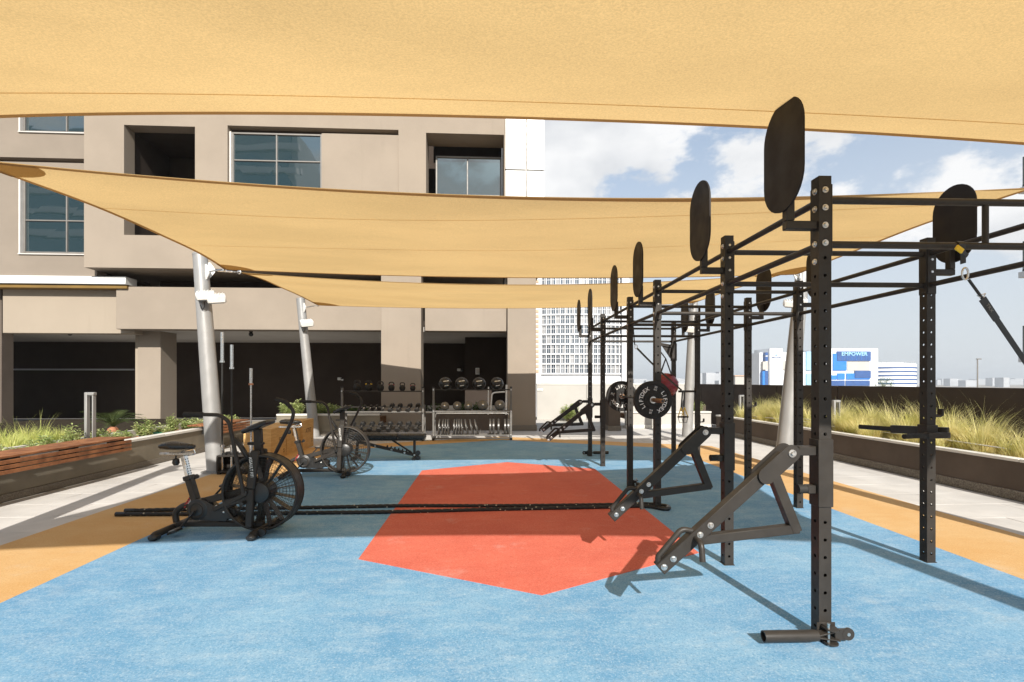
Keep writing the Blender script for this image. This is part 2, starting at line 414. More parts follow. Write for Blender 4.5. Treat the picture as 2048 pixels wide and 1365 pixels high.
M['sail_seam'] = cloth('shade_cloth_seam', (.50, .35, .165), (.80, .56, .26), .66)
M['sail_patch'] = cloth('shade_cloth_patch', (.46, .31, .14), (.52, .35, .15), .5)
# leaves
def leafmat(name, a, b_, tr=.35, vs=7):
    m, n, b, out = nodemat(name); p = pos(n)
    c = mix(n, rng(n, noise(n, p, vs, 3), .3, .7), a, b_)
    n.links.new(c, b.inputs['Base Color']); b.inputs['Roughness'].default_value = .55; b.inputs['Specular IOR Level'].default_value = .3
    t = n.nodes.new('ShaderNodeBsdfTranslucent'); n.links.new(c, t.inputs['Color'])
    k = n.nodes.new('ShaderNodeMixShader'); k.inputs[0].default_value = tr
    n.links.new(b.outputs[0], k.inputs[1]); n.links.new(t.outputs[0], k.inputs[2]); n.links.new(k.outputs[0], out.inputs[0])
    return m
M['leaf'] = leafmat('leaf_green', (.28, .37, .11), (.62, .66, .32), .4)
M['leaf_dark'] = leafmat('leaf_dark', (.045, .085, .02), (.10, .16, .04))
M['grass'] = leafmat('grass_blades', (.56, .54, .17), (.92, .82, .44), .5, 5)
M['grass_green'] = leafmat('grass_green', (.44, .52, .12), (.78, .76, .30), .5, 5)
M['frond'] = leafmat('palm_frond', (.045, .07, .02), (.10, .13, .04))
M['stem'] = pbr('stem', (.16, .13, .06), .8)
# black rope with pale tracer flecks
m, n, b, out = nodemat('rope'); p = pos(n)
v = n.nodes.new('ShaderNodeTexVoronoi'); v.inputs['Scale'].default_value = 17; n.links.new(p, v.inputs['Vector'])
n.links.new(mix(n, rng(n, v.outputs['Distance'], .20, .13), (.012, .011, .011), (.42, .38, .28)), b.inputs['Base Color'])
b.inputs['Roughness'].default_value = .7; bumpn(n, b, noise(n, p, 260, 2), .3, .003); M['rope'] = m
# ================================================================== ground and floor
tag(MB().bounds(-6000, 6000, -300, 7000, -12.4, -12).build('ground', M['sand']), kind='structure')
tag(MB().bounds(-26, 9.2, -9, 22, -11.9, -.05).build('terrace', M['joint']), kind='structure')
CX, CY = .4, 6.45
def hexa(hw, ys, ya):          # half width, side vertex and apex offsets from the centre
    return [(CX-hw, CY-ys), (CX, CY-ya), (CX+hw, CY-ys), (CX+hw, CY+ys), (CX, CY+ya), (CX-hw, CY+ys)]
def sheet(poly, z0, z1):
    k = len(poly); mb = MB()
    return mb.add([(x, y, z1) for x, y in poly] + [(x, y, z0) for x, y in poly],
                  [tuple(range(k))] + [(i, (i+1) % k, k+(i+1) % k, k+i) for i in range(k)])
GOLD = hexa(4.95, 5.05, 7.3); BLUE = hexa(3.76, 4.75, 6.5); RED = hexa(1.5, 2.12, 2.92)
tag(sheet(GOLD, -.04, 0).build('gold_rubber_floor', M['gold']), kind='structure')
tag(sheet(BLUE, -.03, .004).build('blue_rubber_floor', M['blue']), kind='structure')
tag(sheet(RED, -.03, .008).build('red_rubber_floor', M['red']), kind='structure')
# paving slabs around the rubber floor
def inside(poly, x, y):
    c = False
    for i in range(len(poly)):
        (x1, y1), (x2, y2) = poly[i-1], poly[i]
        if (y1 > y) != (y2 > y) and x < (x2-x1)*(y-y1)/(y2-y1)+x1: c = not c
    return c
pav = MB().bounds(-6.5, 7.1, -2.5, 20.2, -.049, -.016).build('paving', M['joint']); tag(pav, kind='structure')
slabm = [MB().box((0, 0, 0), (1.194, .594, .03), None, .003).mesh('paving_slab') for _ in range(3)]
for i, me in enumerate(slabm):
    k = (1.0, .97, 1.02)[i]; me.materials.append(pbr('paving_stone_%d' % i, tone((.50, .478, .45), k), .85, var=.09, vs=1.6, bump=.25, bs=60, spec=.2))
j = 0; y = -2.2
while y < 19.8:
    x = -6.13 - (.6 if j % 2 else 0)
    while x < 6.82:
        a_, b_ = max(x, -6.13), min(x+1.2, 6.82); xm_ = (a_+b_)/2
        if b_-a_ > .08 and not all(inside(GOLD, q, y+s_*.3) for q in (a_, b_) for s_ in (-1, 1)):
            place('paving_slab', slabm[rnd.randrange(3)], None, pav, Vector((xm_, y, -.0175 + rnd.uniform(-.001, .001))) - ORG['paving'], (0, 0, 0), ((b_-a_)/1.2, 1, 1))
        x += 1.2
    y += .6; j += 1

# ================================================================== building
Y0 = 15.35
def X(px, Y=Y0): return onY(px, HOR, Y).x
def Z(px, py, Y=Y0): return onY(px, py, Y).z
def wall_holes(mb, x0, x1, z0, z1, yf, yb, holes):
    xs = sorted({x0, x1, *[h[0] for h in holes], *[h[1] for h in holes]}); zs = sorted({z0, z1, *[h[2] for h in holes], *[h[3] for h in holes]})
    nx, nz = len(xs)-1, len(zs)-1
    def solid(i, k):
        if i < 0 or k < 0 or i >= nx or k >= nz: return False
        cx, cz = (xs[i]+xs[i+1])/2, (zs[k]+zs[k+1])/2
        return not any(h[0] < cx < h[1] and h[2] < cz < h[3] for h in holes)
    for i in range(nx):
        for k in range(nz):
            if not solid(i, k): continue
            a, b, c, d = xs[i], xs[i+1], zs[k], zs[k+1]
            mb.quad((a, yf, c), (b, yf, c), (b, yf, d), (a, yf, d)); mb.quad((b, yb, c), (a, yb, c), (a, yb, d), (b, yb, d))
            if not solid(i-1, k): mb.quad((a, yb, c), (a, yf, c), (a, yf, d), (a, yb, d))
            if not solid(i+1, k): mb.quad((b, yf, c), (b, yb, c), (b, yb, d), (b, yf, d))
            if not solid(i, k-1): mb.quad((a, yb, c), (b, yb, c), (b, yf, c), (a, yf, c))
            if not solid(i, k+1): mb.quad((a, yf, d), (b, yf, d), (b, yb, d), (a, yb, d))
    return mb
bld = thing('building', 'taupe plastered building with deep window recesses behind the weight racks', 'building', (-6, Y0, 0))
def window(x0, x1, z0, z1, y, vm=(), hm=(), fw=.05, mat='frame'):
    fr = MB(); d = .07
    for a, b in ((x0, x0+fw), (x1-fw, x1)): fr.bounds(a, b, y-d/2, y+d/2, z0, z1, .006)
    for a, b in ((z0, z0+fw), (z1-fw, z1)): fr.bounds(x0+fw, x1-fw, y-d/2+.001, y+d/2-.001, a, b, .006)
    for m_ in vm: fr.bounds(m_-fw*.4, m_+fw*.4, y-d/2+.004, y+d/2-.004, z0+fw, z1-fw, .006)
    for m_ in hm: fr.bounds(x0+fw, x1-fw, y-d/2+.007, y+d/2-.007, m_-fw*.4, m_+fw*.4, .006)
    f = fr.build('window', M[mat], bld)
    ex = [x0+fw*.6, *vm, x1-fw*.6]; ez = [z0+fw*.6, *hm, z1-fw*.6]
    for i in range(len(ex)-1):
        for k in range(len(ez)-1):
            t = rnd.uniform(-.004, .004)
            MB().add([(ex[i], y+.01+t, ez[k]), (ex[i+1], y+.01-t, ez[k]), (ex[i+1], y+.01, ez[k+1]), (ex[i], y+.01, ez[k+1]),
                      (ex[i], y+.022+t, ez[k]), (ex[i+1], y+.022-t, ez[k]), (ex[i+1], y+.022, ez[k+1]), (ex[i], y+.022, ez[k+1])],
                     [(0,1,2,3), (4,7,6,5), (0,4,5,1), (1,5,6,2), (2,6,7,3), (3,7,4,0)]).build('pane', M['glass'], f)
    return f
ZT = 15.5; zb = 4.93
xl, xr = X(168), X(1010)
hA = (X(248), X(390), Z(300, 471), Z(320, 252)); hB = (X(455), X(797), Z(600, 478), Z(600, 255)); hC = (X(852), X(1008), Z(930, 470), Z(930, 268))
up = 4.3
holes = [hA, hB, hC] + [(h[0], h[1], h[2]+up, h[3]+up) for h in (hA, hB, hC)]
wall_holes(MB(), xl, xr, zb, ZT, Y0, Y0+.45, holes).build('wall', M['plaster'], bld, ang=20)
MB().bounds(xl+.01, xr-.01, Y0+.46, Y0+9, zb-.002, zb+.25).build('floor_slab', M['plaster'], bld)
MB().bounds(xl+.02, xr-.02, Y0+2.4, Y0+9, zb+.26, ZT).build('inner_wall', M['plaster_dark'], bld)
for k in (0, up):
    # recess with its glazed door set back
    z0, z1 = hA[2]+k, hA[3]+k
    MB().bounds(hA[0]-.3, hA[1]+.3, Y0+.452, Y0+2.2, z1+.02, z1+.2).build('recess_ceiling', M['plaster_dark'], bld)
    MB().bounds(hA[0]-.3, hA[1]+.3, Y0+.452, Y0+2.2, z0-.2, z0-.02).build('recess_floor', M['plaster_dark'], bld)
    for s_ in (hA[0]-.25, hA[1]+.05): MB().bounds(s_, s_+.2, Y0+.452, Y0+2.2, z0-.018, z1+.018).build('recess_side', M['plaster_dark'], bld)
    window(hA[0]+.1, hA[1]-.1, z0, z1-1.0, Y0+2.1, vm=(hA[0]+.55, hA[0]+1.1))
    # wide window with its plain infill panel
    z0, z1 = hB[2]+k, hB[3]+k; xm = X(641)
    window(hB[0]+.06, xm, z0+.02, z1-.13, Y0+.17, vm=(X(549),), hm=(Z(550, 318)+k, z0+.5))
    MB().bounds(xm+.01, hB[1]-.01, Y0+.06, Y0+.4, z0+.01, z1-.13, .01).build('infill_panel', M['plaster'], bld)
    MB().bounds(hB[0]+.01, hB[1]-.01, Y0+.26, Y0+.42, z1-.128, z1-.01).build('lintel', M['plaster_dark'], bld)  # dark plaster: the thin groove's shade put into its colour
    MB().bounds(hB[0]+.005, hB[0]+.055, Y0+.1, Y0+.4, z0+.01, z1-.13).build('jamb', M['frame_white'], bld)
    z0, z1 = hC[2]+k, hC[3]+k
    for s_ in (hC[0]-.22, hC[1]+.02): MB().bounds(s_, s_+.2, Y0+.452, Y0+.9, z0, z1).build('recess_side', M['plaster'], bld)
    MB().bounds(hC[0]-.3, hC[1]+.3, Y0+.452, Y0+.9, z1+.01, z1+.2).build('recess_ceiling', M['plaster'], bld)
    window(hC[0]+.22, hC[1]-.05, z0, z1-.35, Y0+.8, hm=(Z(930, 372)+k, Z(930, 381)+k-.1), vm=(X(933),))
# white cladding at the right end, in separate sheets
xa, xm_, xb = X(1011.5), X(1054), X(1090)
MB().bounds(xa+.05, xb-.05, Y0+.25, Y0+5, 5.1, ZT).build('cladding_frame', M['frame'], bld)
zj = Z(1050, 335)
for a, b in ((xa, xm_-.02), (xm_+.02, xb)):
    z = zj - 2.6*1
    for k in range(5):
        MB().bounds(a, b, Y0+.2, Y0+.245, z+.02, z+2.6-.02, .004).build('cladding_panel', M['white_clad'], bld); z += 2.6
z = zj-2.6
for k in range(5):
    MB().bounds(xb-.045, xb, Y0+.25, Y0+5, z+.02, z+2.6-.02, .004).build('cladding_panel', M['white_clad'], bld); z += 2.6
# left wing, set back
yw = Y0+.5; xw0 = X(0, yw)-7
w1 = (X(40, yw), xl-.02, Z(100, 507, yw), Z(100, 357, yw)); w2 = (w1[0], w1[1], Z(100, 264, yw), Z(100, 264, yw)+2.2); w3 = (w1[0]-4.2, w1[0]-1.4, w1[2], w1[3])
wall_holes(MB(), xw0, xl-.01, 4.75, ZT-.4, yw, yw+.4, [w1, w2, w3, (xw0+1, xl-.02, Z(80, 325, yw), Z(80, 316, yw))]).build('wing_wall', M['plaster_wing'], bld, ang=20)
MB().bounds(xw0, xl-.01, yw+.42, yw+6, 4.7, ZT-.5).build('wing_core', M['plaster_dark'], bld)
for w in (w1, w2, w3):
    window(w[0]+.02, w[1]-.01, w[2]+.02, w[3]-.01, yw+.12, vm=(w[0]+1.28,), hm=(w[2]+(w[3]-w[2])*.45,))
    MB().bounds(w[0]-.03, w[0]+.018, yw-.02, yw+.14, w[2]-.02, w[3], .005).build('window_reveal', M['frame_white'], bld)
    MB().bounds(w[0]-.03, w[1]-.01, yw-.05, yw+.14, w[2]-.05, w[2]-.021, .005).build('window_sill', M['frame_white'], bld)
MB().bounds(xw0, X(234), Y0+.35, Y0+.85, Z(100, 563), Z(100, 547), .01).build('ledge', M['white_clad'], bld)
MB().bounds(xw0, X(233), Y0+.42, Y0+.8, Z(100, 571), Z(100, 564.5), .005).build('ledge_trim', M['ochre'], bld)
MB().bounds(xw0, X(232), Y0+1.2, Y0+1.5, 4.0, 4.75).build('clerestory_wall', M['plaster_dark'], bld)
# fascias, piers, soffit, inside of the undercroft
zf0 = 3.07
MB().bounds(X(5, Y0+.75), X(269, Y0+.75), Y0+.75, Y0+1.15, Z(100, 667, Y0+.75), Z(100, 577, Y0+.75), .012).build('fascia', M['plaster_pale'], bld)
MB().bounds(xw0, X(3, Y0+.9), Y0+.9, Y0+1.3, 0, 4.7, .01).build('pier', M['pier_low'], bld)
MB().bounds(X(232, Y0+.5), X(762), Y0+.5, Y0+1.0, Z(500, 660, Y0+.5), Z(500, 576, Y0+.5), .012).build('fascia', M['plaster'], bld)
MB().bounds(X(232), xr+.0, Y0+2.0, Y0+2.3, 3.2, zb-.01).build('clerestory_wall', M['plaster_dark'], bld)  # dark plaster: shade below the overhang put into the wall's colour
MB().bounds(X(848)+.01, X(1014)-.01, Y0+.12, Y0+.6, Z(930, 662), Z(930, 570), .012).build('fascia', M['plaster'], bld)
for a, b, y_, dp, z1 in ((762, 847, Y0, .62, zb-.004), (1015, 1072, Y0-.02, .8, 5.2), (275, 321, Y0+1.3, .85, zf0+.2)):
    MB().bounds(X(a, y_), X(b if b != 847 else 842, y_), y_, y_+dp, 0, z1, .012).build('pier', M['plaster'], bld)
    if a != 275: MB().bounds(X(a, y_)-.03, X(b if b != 847 else 842, y_)+.03, y_-.03, y_+dp+.03, 0, .17, .006).build('plinth', M['plinth'], bld)
MB().bounds(X(268, Y0+1.3), X(275, Y0+1.3)-.005, Y0+1.36, Y0+2.2, 0, zf0+.2).build('downpipe_casing', M['plaster_pale'], bld)
MB().bounds(xw0, X(1015)+.3, Y0+1.005, 22.5, zf0+.1, zf0+.25).build('soffit', M['soffit'], bld)
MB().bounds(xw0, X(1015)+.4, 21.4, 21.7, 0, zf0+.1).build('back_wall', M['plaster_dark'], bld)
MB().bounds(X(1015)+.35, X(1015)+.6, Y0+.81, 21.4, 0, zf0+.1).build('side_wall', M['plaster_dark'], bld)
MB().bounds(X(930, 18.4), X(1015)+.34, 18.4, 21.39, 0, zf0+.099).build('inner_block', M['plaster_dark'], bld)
MB().bounds(xw0, X(268, 20.6), 20.6, 20.7, Z(150, 741, 20.6), Z(150, 738, 20.6)).build('ledge_rail', M['far_grey'], bld)
# small fittings of the undercroft
def wall_lamp(p, lab):
    t = thing('wall_light', lab, 'wall light', p)
    MB().box((0, 0, 0), (.16, .1, .12), None, .02).build('housing', M['lampwhite'], t, world=False)
    MB().box((.13, -.08, -.03), (.12, .12, .1), Euler((.3, 0, .4)).to_matrix(), .02).build('lamp_head', M['lampglass'], t, world=False)
    MB().cyl((0, .05, 0), (0, .22, 0), .03).build('bracket', M['lampwhite'], t, world=False)
wall_lamp(onY(679, 758, 21.15), 'small pale wall light above the kettlebells')
wall_lamp(onY(918, 740, 21.15), 'small pale wall light above the black wall balls')
t = thing('wall_box', 'pale rectangular box fixed to dark wall right of the wall light', 'box', onY(955, 743, 18.33))
MB().box((0, 0, 0), (.15, .12, .24), None, .01).build('housing', M['lampwhite'], t, world=False); MB().box((0, -.065, .0), (.10, .01, .16), None, .003).build('cover', M['soffit'], t, world=False)
for px, lab, yy in ((140, 'black dome camera hanging under the pale left soffit', Y0+1.1), (502, 'black dome camera hanging under the middle soffit', Y0+1.1)):
    p = onY(px, 668, yy); t = thing('ceiling_camera', lab, 'camera', (p.x, yy, zf0+.1))
    MB().lathe([(.0, 0), (.06, 0), (.06, -.03), (.045, -.05)], n=14).build('base', M['black2'], t, world=False)
    MB().sphere((0, 0, -.11), .07, 14, 10).build('dome', M['black2'], t, world=False)
# steel guard rail seen through the right pier bay
t = thing('guard_rail', 'bent pale tube rail standing behind the ball rack', 'rail', onY(985, 830, 15.0))
def gp(px, py): return onY(px, py, 15.0) - ORG[t.name]
MB().tube(arc_path([gp(981, 826), gp(984, 786), gp(1010, 784)], .1), .022, 8).build('rail_tube', M['lampwhite'], t, world=False)
MB().tube([gp(976, 830), gp(977, 774)], .018, 8).build('post', M['lampwhite'], t, world=False)
MB().tube([gp(1012, 830), gp(1013, 770)], .03, 8).build('post', M['lampwhite'], t, world=False)

# ================================================================== planters
def chips(name, x0, x1, y0, y1, z, cnt, seed, parent=None):
    r = random.Random(seed); mb = MB()
    for i in range(cnt):
        mb.box((r.uniform(x0, x1), r.uniform(y0, y1), z + r.uniform(0, .03)), (r.uniform(.02, .07), r.uniform(.012, .03), r.uniform(.006, .014)), Euler((r.uniform(-.5, .5), r.uniform(-.5, .5), r.uniform(0, 6.3))).to_matrix())
    o = mb.build(name, M['bark'], None, smooth=False, fix=False)
    o.data.materials.append(M['bark2']); r2 = [1 if r.random() < .35 else 0 for _ in range(cnt)]
    o.data.polygons.foreach_set('material_index', [r2[i//6] for i in range(len(o.data.polygons))])
    return o
LP = -6.15           # face of the left planter
pl = thing('left_planter', 'low taupe planter wall with stone coping beside the left path', 'planter', (LP-.4, 6, 0))
y = -1.0; k = 0
while y < 12.9:                                            # coping stones
    L = min(1.195, 13.0-y)
    MB().bounds(LP-.155, LP+.025, y+.003, y+L, .485, .53, .004).build('coping_stone', M['coping'], pl); y += 1.2; k += 1
MB().bounds(LP-.13, LP, -1, 13, .10, .484).build('wall', M['planter'], pl)
MB().bounds(LP-.13, LP+.018, -1, 13, 0, .098, .004).build('plinth', M['plinth'], pl)
MB().bounds(LP-.13, LP+.35, 13.003, 13.14, 0, .50).build('end_wall', M['planter'], pl)
MB().bounds(LP-.95, LP-.88, -1, 13.1, .2, .56, .004).build('inner_kerb', M['coping'], pl)
MB().bounds(LP-.879, LP-.131, -1, 13.1, .3, .40).build('soil_bed', M['soil'], pl)
MB().bounds(LP-6.5, LP-.951, -1, 14.9, .3, .45).build('rear_soil_bed', M['soil_shade'], pl)  # bed carried back to the building, the bay's shade put into its colour
tag(chips('bark_mulch', LP-.86, LP-.15, 2, 13, .405, 3800, 3), 'loose brown bark chips covering the left planter soil', 'mulch', kind='stuff')
RPX = 6.85
pr = thing('right_planter', 'long dark brown planter wall with pale coping along the right path', 'planter', (RPX+.4, 8, 0))
y = 0
while y < 14.3:
    L = min(1.195, 14.4-y)
    MB().bounds(RPX-.02, RPX+.13, y+.003, y+L, .50, .54, .004).build('coping_stone', M['coping'], pr); y += 1.2
MB().bounds(RPX, RPX+.12, 0, 14.4, .13, .499).build('wall', M['planter_brown'], pr)
MB().bounds(RPX-.022, RPX+.12, 0, 14.4, 0, .128, .004).build('plinth', M['plinth'], pr)
MB().bounds(RPX+.121, 8.09, 14.28, 14.4, 0, .499).build('end_wall', M['planter_brown'], pr)
MB().bounds(RPX+.121, 8.09, 0, 14.27, .2, .42).build('soil_bed', M['soil'], pr)
tag(chips('bark_mulch', RPX+.14, RPX+.75, 3, 14, .425, 2600, 4), 'loose brown bark chips along the right planter edge', 'mulch', kind='stuff')
for dx, z, nm in ((.46, .60, 'first'), (.82, .62, 'second')):
    mb = MB(); pts = [(RPX+dx+.02*math.sin(q*1.3+dx*9), q*.5, z+.015*math.sin(q*.9)) for q in range(0, 29)]
    tag(mb.tube(pts, .009, 6).build('irrigation_pipe', M['white']), 'thin white irrigation pipe running through the grass, %s one behind the coping' % nm, 'pipe')
# planter along the building, planter at the back right
pb = thing('back_planter', 'low pale planter against the building behind the plywood boxes', 'planter', (-4.5, 14.4, 0))
bx0, bx1 = X(556, 14.3), X(760, 14.3)
MB().bounds(bx0, bx1, 14.2, 14.32, .11, .57).build('wall', M['planter'], pb); MB().bounds(bx0, bx1, 14.18, 14.32, 0, .109, .004).build('plinth', M['plinth'], pb)
MB().bounds(bx0, bx1, 14.18, 14.36, .571, .62, .004).build('coping_stone', M['coping'], pb)
MB().bounds(bx0, bx0+.12, 14.33, 15.2, 0, .57).build('side_wall', M['planter'], pb)
MB().bounds(bx0+.121, bx1, 14.33, 15.2, .3, .5).build('soil_bed', M['soil'], pb)
pm = thing('rack_planter', 'low dark planter between the two piers behind the ball rack', 'planter', (-1, 15.5, 0))
MB().bounds(X(848, 15.5), X(1014, 15.5), 15.5, 15.62, 0, .55).build('wall', M['pier_low'], pm); MB().bounds(X(848, 15.5), X(1014, 15.5), 15.47, 15.65, .551, .60, .004).build('coping_stone', M['coping'], pm)
MB().bounds(X(848, 15.5), X(1014, 15.5), 15.63, 16.3, .3, .5).build('soil_bed', M['soil'], pm)
MB().bounds(X(848, 15.5), X(1014, 15.5), 16.31, 16.36, .3, .74, .004).build('inner_kerb', M['coping'], pm)
pc = thing('corner_planter', 'cream low planter at the far corner behind the rig', 'planter', (5.2, 16.2, 0))
cx0, cx1 = X(1252, 15.9), X(1422, 15.9)
MB().bounds(cx0, cx1, 15.9, 16.05, .12, .50).build('wall', M['wall_beige'], pc); MB().bounds(cx0, cx1, 15.87, 16.05, 0, .119, .004).build('plinth', M['coping'], pc)
MB().bounds(cx0-.02, cx1, 15.86, 16.1, .501, .55, .004).build('coping_stone', M['coping'], pc)
MB().bounds(cx0, cx1, 16.06, 17.2, .3, .45).build('soil_bed', M['soil'], pc)
MB().bounds(X(1384, 16.5), X(1412, 16.5), 16.5, 17.0, .451, .72, .01).build('plant_box', M['planter_brown'], pc)
q0, q1 = X(1217, 15.2), X(1241, 15.2)
pe = thing('dark_pier', 'short dark pier with stone base beside the far planter', 'pier', ((q0+q1)/2, 15.5, 0))
MB().bounds(q0, q1, 15.2, 15.75, .16, 1.0, .01).build('shaft', M['pier_low'], pe); MB().bounds(q0-.02, q1+.02, 15.18, 15.77, 0, .159, .006).build('plinth', M['plinth'], pe); MB().bounds(q0-.03, q1+.03, 15.17, 15.78, 1.001, 1.05, .005).build('cap', M['coping'], pe)
# ------------------------------------------------------------------ parapets
pa = thing('parapet', 'dark brown parapet wall in panels behind the tall grass', 'wall', (8.2, 8, 0))
y = -1.0
while y < 19.4:
    L = min(2.39, 19.6-y); MB().bounds(8.1, 8.3, y+.01, y+L, 0, 1.435, .006).build('panel', M['parapet'], pa); y += 2.4
pw = thing('end_wall', 'pale beige wall closing the terrace beneath the white tower', 'wall', (4.5, 19.7, 0))
x = X(1073, 19.7)
while x < 8.28:
    L = min(2.0, 8.3-x); MB().bounds(x+.006, x+L-.006, 19.6, 19.8, 0, 1.40, .005).build('panel', M['wall_beige'], pw); x += 2.0
MB().bounds(X(1073, 19.7), 8.3, 19.58, 19.82, 1.401, 1.45, .004).build('coping', M['coping'], pw)
p = onY(1080, 780, 19.58); t = thing('wall_plate', 'small white plate on the beige end wall', 'plate', p)
MB().box((0, 0, 0), (.22, .02, .09), None, .005).build('plate', M['white'], t, world=False); MB().box((0, -.013, 0), (.16, .006, .05), None, .002).build('face', M['soffit'], t, world=False)

# ================================================================== far away
# curved white tower
TD = 165.0; TC = at(1168, HOR, TD); fl = 3.3; ncol = 20; nfl = 15; rad = 46.0; span = 31.5
cy_ = TC.y + rad; dphi = span/rad/ncol; tz0 = Z(1165, 748, TD)
tw = thing('tower', 'curved white high-rise with a dense grid of dark windows beyond the end wall', 'building', (TC.x, TC.y, -12))
def tp(phi, r, z): return Vector((TC.x + r*math.sin(phi), cy_ - r*math.cos(phi), z))
def ring(mb, r0, r1, z0, z1, p0, p1, n):
    for i in range(n):
        a = p0+(p1-p0)*i/n; b = p0+(p1-p0)*(i+1)/n
        A, B, C, D = tp(a, r1, z0), tp(b, r1, z0), tp(b, r1, z1), tp(a, r1, z1); E, G, I, J = tp(a, r0, z0), tp(b, r0, z0), tp(b, r0, z1), tp(a, r0, z1)
        mb.add([A, B, C, D, E, G, I, J], [(0,1,2,3), (0,4,5,1), (3,2,6,7)] + ([(0,3,7,4)] if i == 0 else []) + ([(1,5,6,2)] if i == n-1 else []))
    return mb
ph0 = -ncol/2*dphi; ph1 = -ph0
ring(MB(), rad-12, rad-.6, -12, tz0+nfl*fl+2, ph0-.02, ph1+.03, 20).build('core', M['tower_white'], tw)
ring(MB(), rad-.55, rad+.25, tz0-3.2, tz0-1.2, ph0-.02, ph1+.03, 20).build('podium_band', M['tower_white'], tw)
for k in range(nfl+1): ring(MB(), rad-.59, rad+.12, tz0+k*fl-.25, tz0+k*fl+.25, ph0-.004, ph1+.03, 20).build('floor_band', M['tower_white'], tw)
ww = rad*dphi*.78
winms = []
for mt_ in ('glass_tower', 'glass_tower2', 'glass_tower', 'glass_tower3'):
    w_ = MB().box((0, 0, 0), (ww, .12, fl-.62)).mesh('window', smooth=False); w_.materials.append(M[mt_]); winms.append(w_)
panem = MB().box((0, 0, 0), (ww*.42, .06, fl-.75)).mesh('blind', smooth=False); panem.materials.append(M['glass_tower3'])
mulm = MB().box((0, 0, 0), (.1, .2, fl-.64)).mesh('mullion', smooth=False); mulm.materials.append(M['tower_white'])
finm = MB().box((0, 0, 0), (rad*dphi*.2, .5, nfl*fl)).mesh('fin', smooth=False); finm.materials.append(M['tower_white'])
tranm = MB().box((0, 0, 0), (ww*1.02, .2, .16)).mesh('transom', smooth=False); tranm.materials.append(M['tower_white'])
for i in range(ncol+1):
    ph = ph0+i*dphi; place('fin', finm, None, tw, tp(ph, rad-.3, tz0+nfl*fl/2)-ORG[tw.name], (0, 0, ph))
for i in range(ncol):
    ph = ph0+(i+.5)*dphi
    for k in range(nfl):
        w_ = place('window', winms[rnd.choice((0, 0, 0, 0, 1, 2, 3))], None, tw, tp(ph, rad-.5+rnd.uniform(-.03, .03), tz0+(k+.5)*fl)-ORG[tw.name], (rnd.uniform(-.02, .02), 0, ph+rnd.uniform(-.05, .05)))
        place('transom', tranm, None, w_, (0, -.06, .18)); place('mullion', mulm, None, w_, (0, -.055, 0))
        if rnd.random() < .35: place('blind', panem, None, w_, (ww*.24*rnd.choice((-1, 1)), -.05, 0))
sx0 = at(1072, HOR, TD-4); 
MB().bounds(sx0.x-4, sx0.x+1.9, TC.y-1.0, TC.y+8, -12, tz0+nfl*fl+1).build('stair_tower', M['tower_white'], tw)
for k in range(nfl*2):
    MB().bounds(sx0.x+.2, sx0.x+1.1, TC.y-1.25, TC.y-1.02, tz0+k*fl/2+.3, tz0+k*fl/2+1.2).build('balcony_opening', M['tower_tan'], tw)
MB().bounds(at(1247, HOR, TD).x, at(1262, HOR, TD).x, TC.y+1, TC.y+9, -12, tz0+nfl*fl-3).build('side_slab', M['tower_white'], tw)
# blue and white utility building with lettering
ED = 250.0
def E(px, py): return at(px, py, ED)
eb = thing('utility_building', 'white and blue utility building with EMPOWER lettering beyond the parapet', 'building', (E(1640, HOR).x, E(1640, HOR).y, -12))
EY = E(1640, HOR).y
def eblk(px0, px1, py0, py1, proud, mat, name, dep=None):
    a, b = E(px0, py1), E(px1, py0); 
    return MB().bounds(a.x, b.x, EY-proud, EY+(dep if dep else 1), a.z if py1 < 775 else -12, b.z).build(name, M[mat], eb)
eblk(1660, 1761, 697, 790, 0, 'empower_white', 'wall', 22); eblk(1560, 1659.5, 705, 790, -.3, 'empower_white', 'wall', 20); eblk(1535, 1561, 698, 790, .6, 'empower_white', 'entrance_tower', 14)
eblk(1517, 1534.5, 706, 790, -.8, 'empower_white', 'curved_bay', 10)
for i, (a, b, c, d, pr_, mt) in enumerate(((1674, 1744, 703, 722, .7, 'empower_navy'), (1666, 1694, 707.5, 741.5, .45, 'empower_blue'), (1696, 1743, 724, 741.5, .25, 'far_beige'),
        (1711, 1744, 741.8, 756.5, .7, 'empower_navy'), (1694, 1743, 747, 759.5, .4, 'empower_blue'), (1675, 1690.5, 747, 759.5, .4, 'empower_blue'), (1661, 1674, 751, 759.5, .35, 'empower_blue'),
        (1661, 1690.5, 761.5, 772, .35, 'empower_navy'), (1692.5, 1743, 761.5, 772, .35, 'empower_navy'), (1611, 1622, 704, 741, .5, 'empower_sky'), (1611, 1622, 748, 770, .5, 'empower_sky'),
        (1560.5, 1573, 722, 740, .3, 'far_beige'), (1524.5, 1530, 706, 712, 1.2, 'empower_navy'), (1524.5, 1530, 714, 723, 1.2, 'empower_navy'), (1520, 1530, 724, 740, 1.1, 'far_beige'),
        (1524, 1530, 742, 770, 1.2, 'empower_navy'), (1519, 1523.7, 743, 770, 1.2, 'empower_blue'))):
    eblk(a, b, c, d, pr_, mt, 'facade_panel')
for k in range(1, 7):          # panel joints on the navy blocks
    eblk(1674+k*10-.25, 1674+k*10+.25, 703.4, 721.6, .78, 'empower_blue', 'panel_joint')
mb = MB(); p = E(1709, 708.5); add_text(mb, 'EMPOWER', 2.6, basis((p.x, EY-.85, p.z), (1, 0, 0), (0, 0, 1)), .02, 1.1); mb.build('lettering', M['empower_sky'], eb)
mb = MB(); p = E(1548, 715.5); add_text(mb, 'EMPOWER', .95, basis((p.x, EY-.72, p.z), (1, 0, 0), (0, 0, 1)), .02, 1.1); mb.build('lettering', M['empower_navy'], eb)
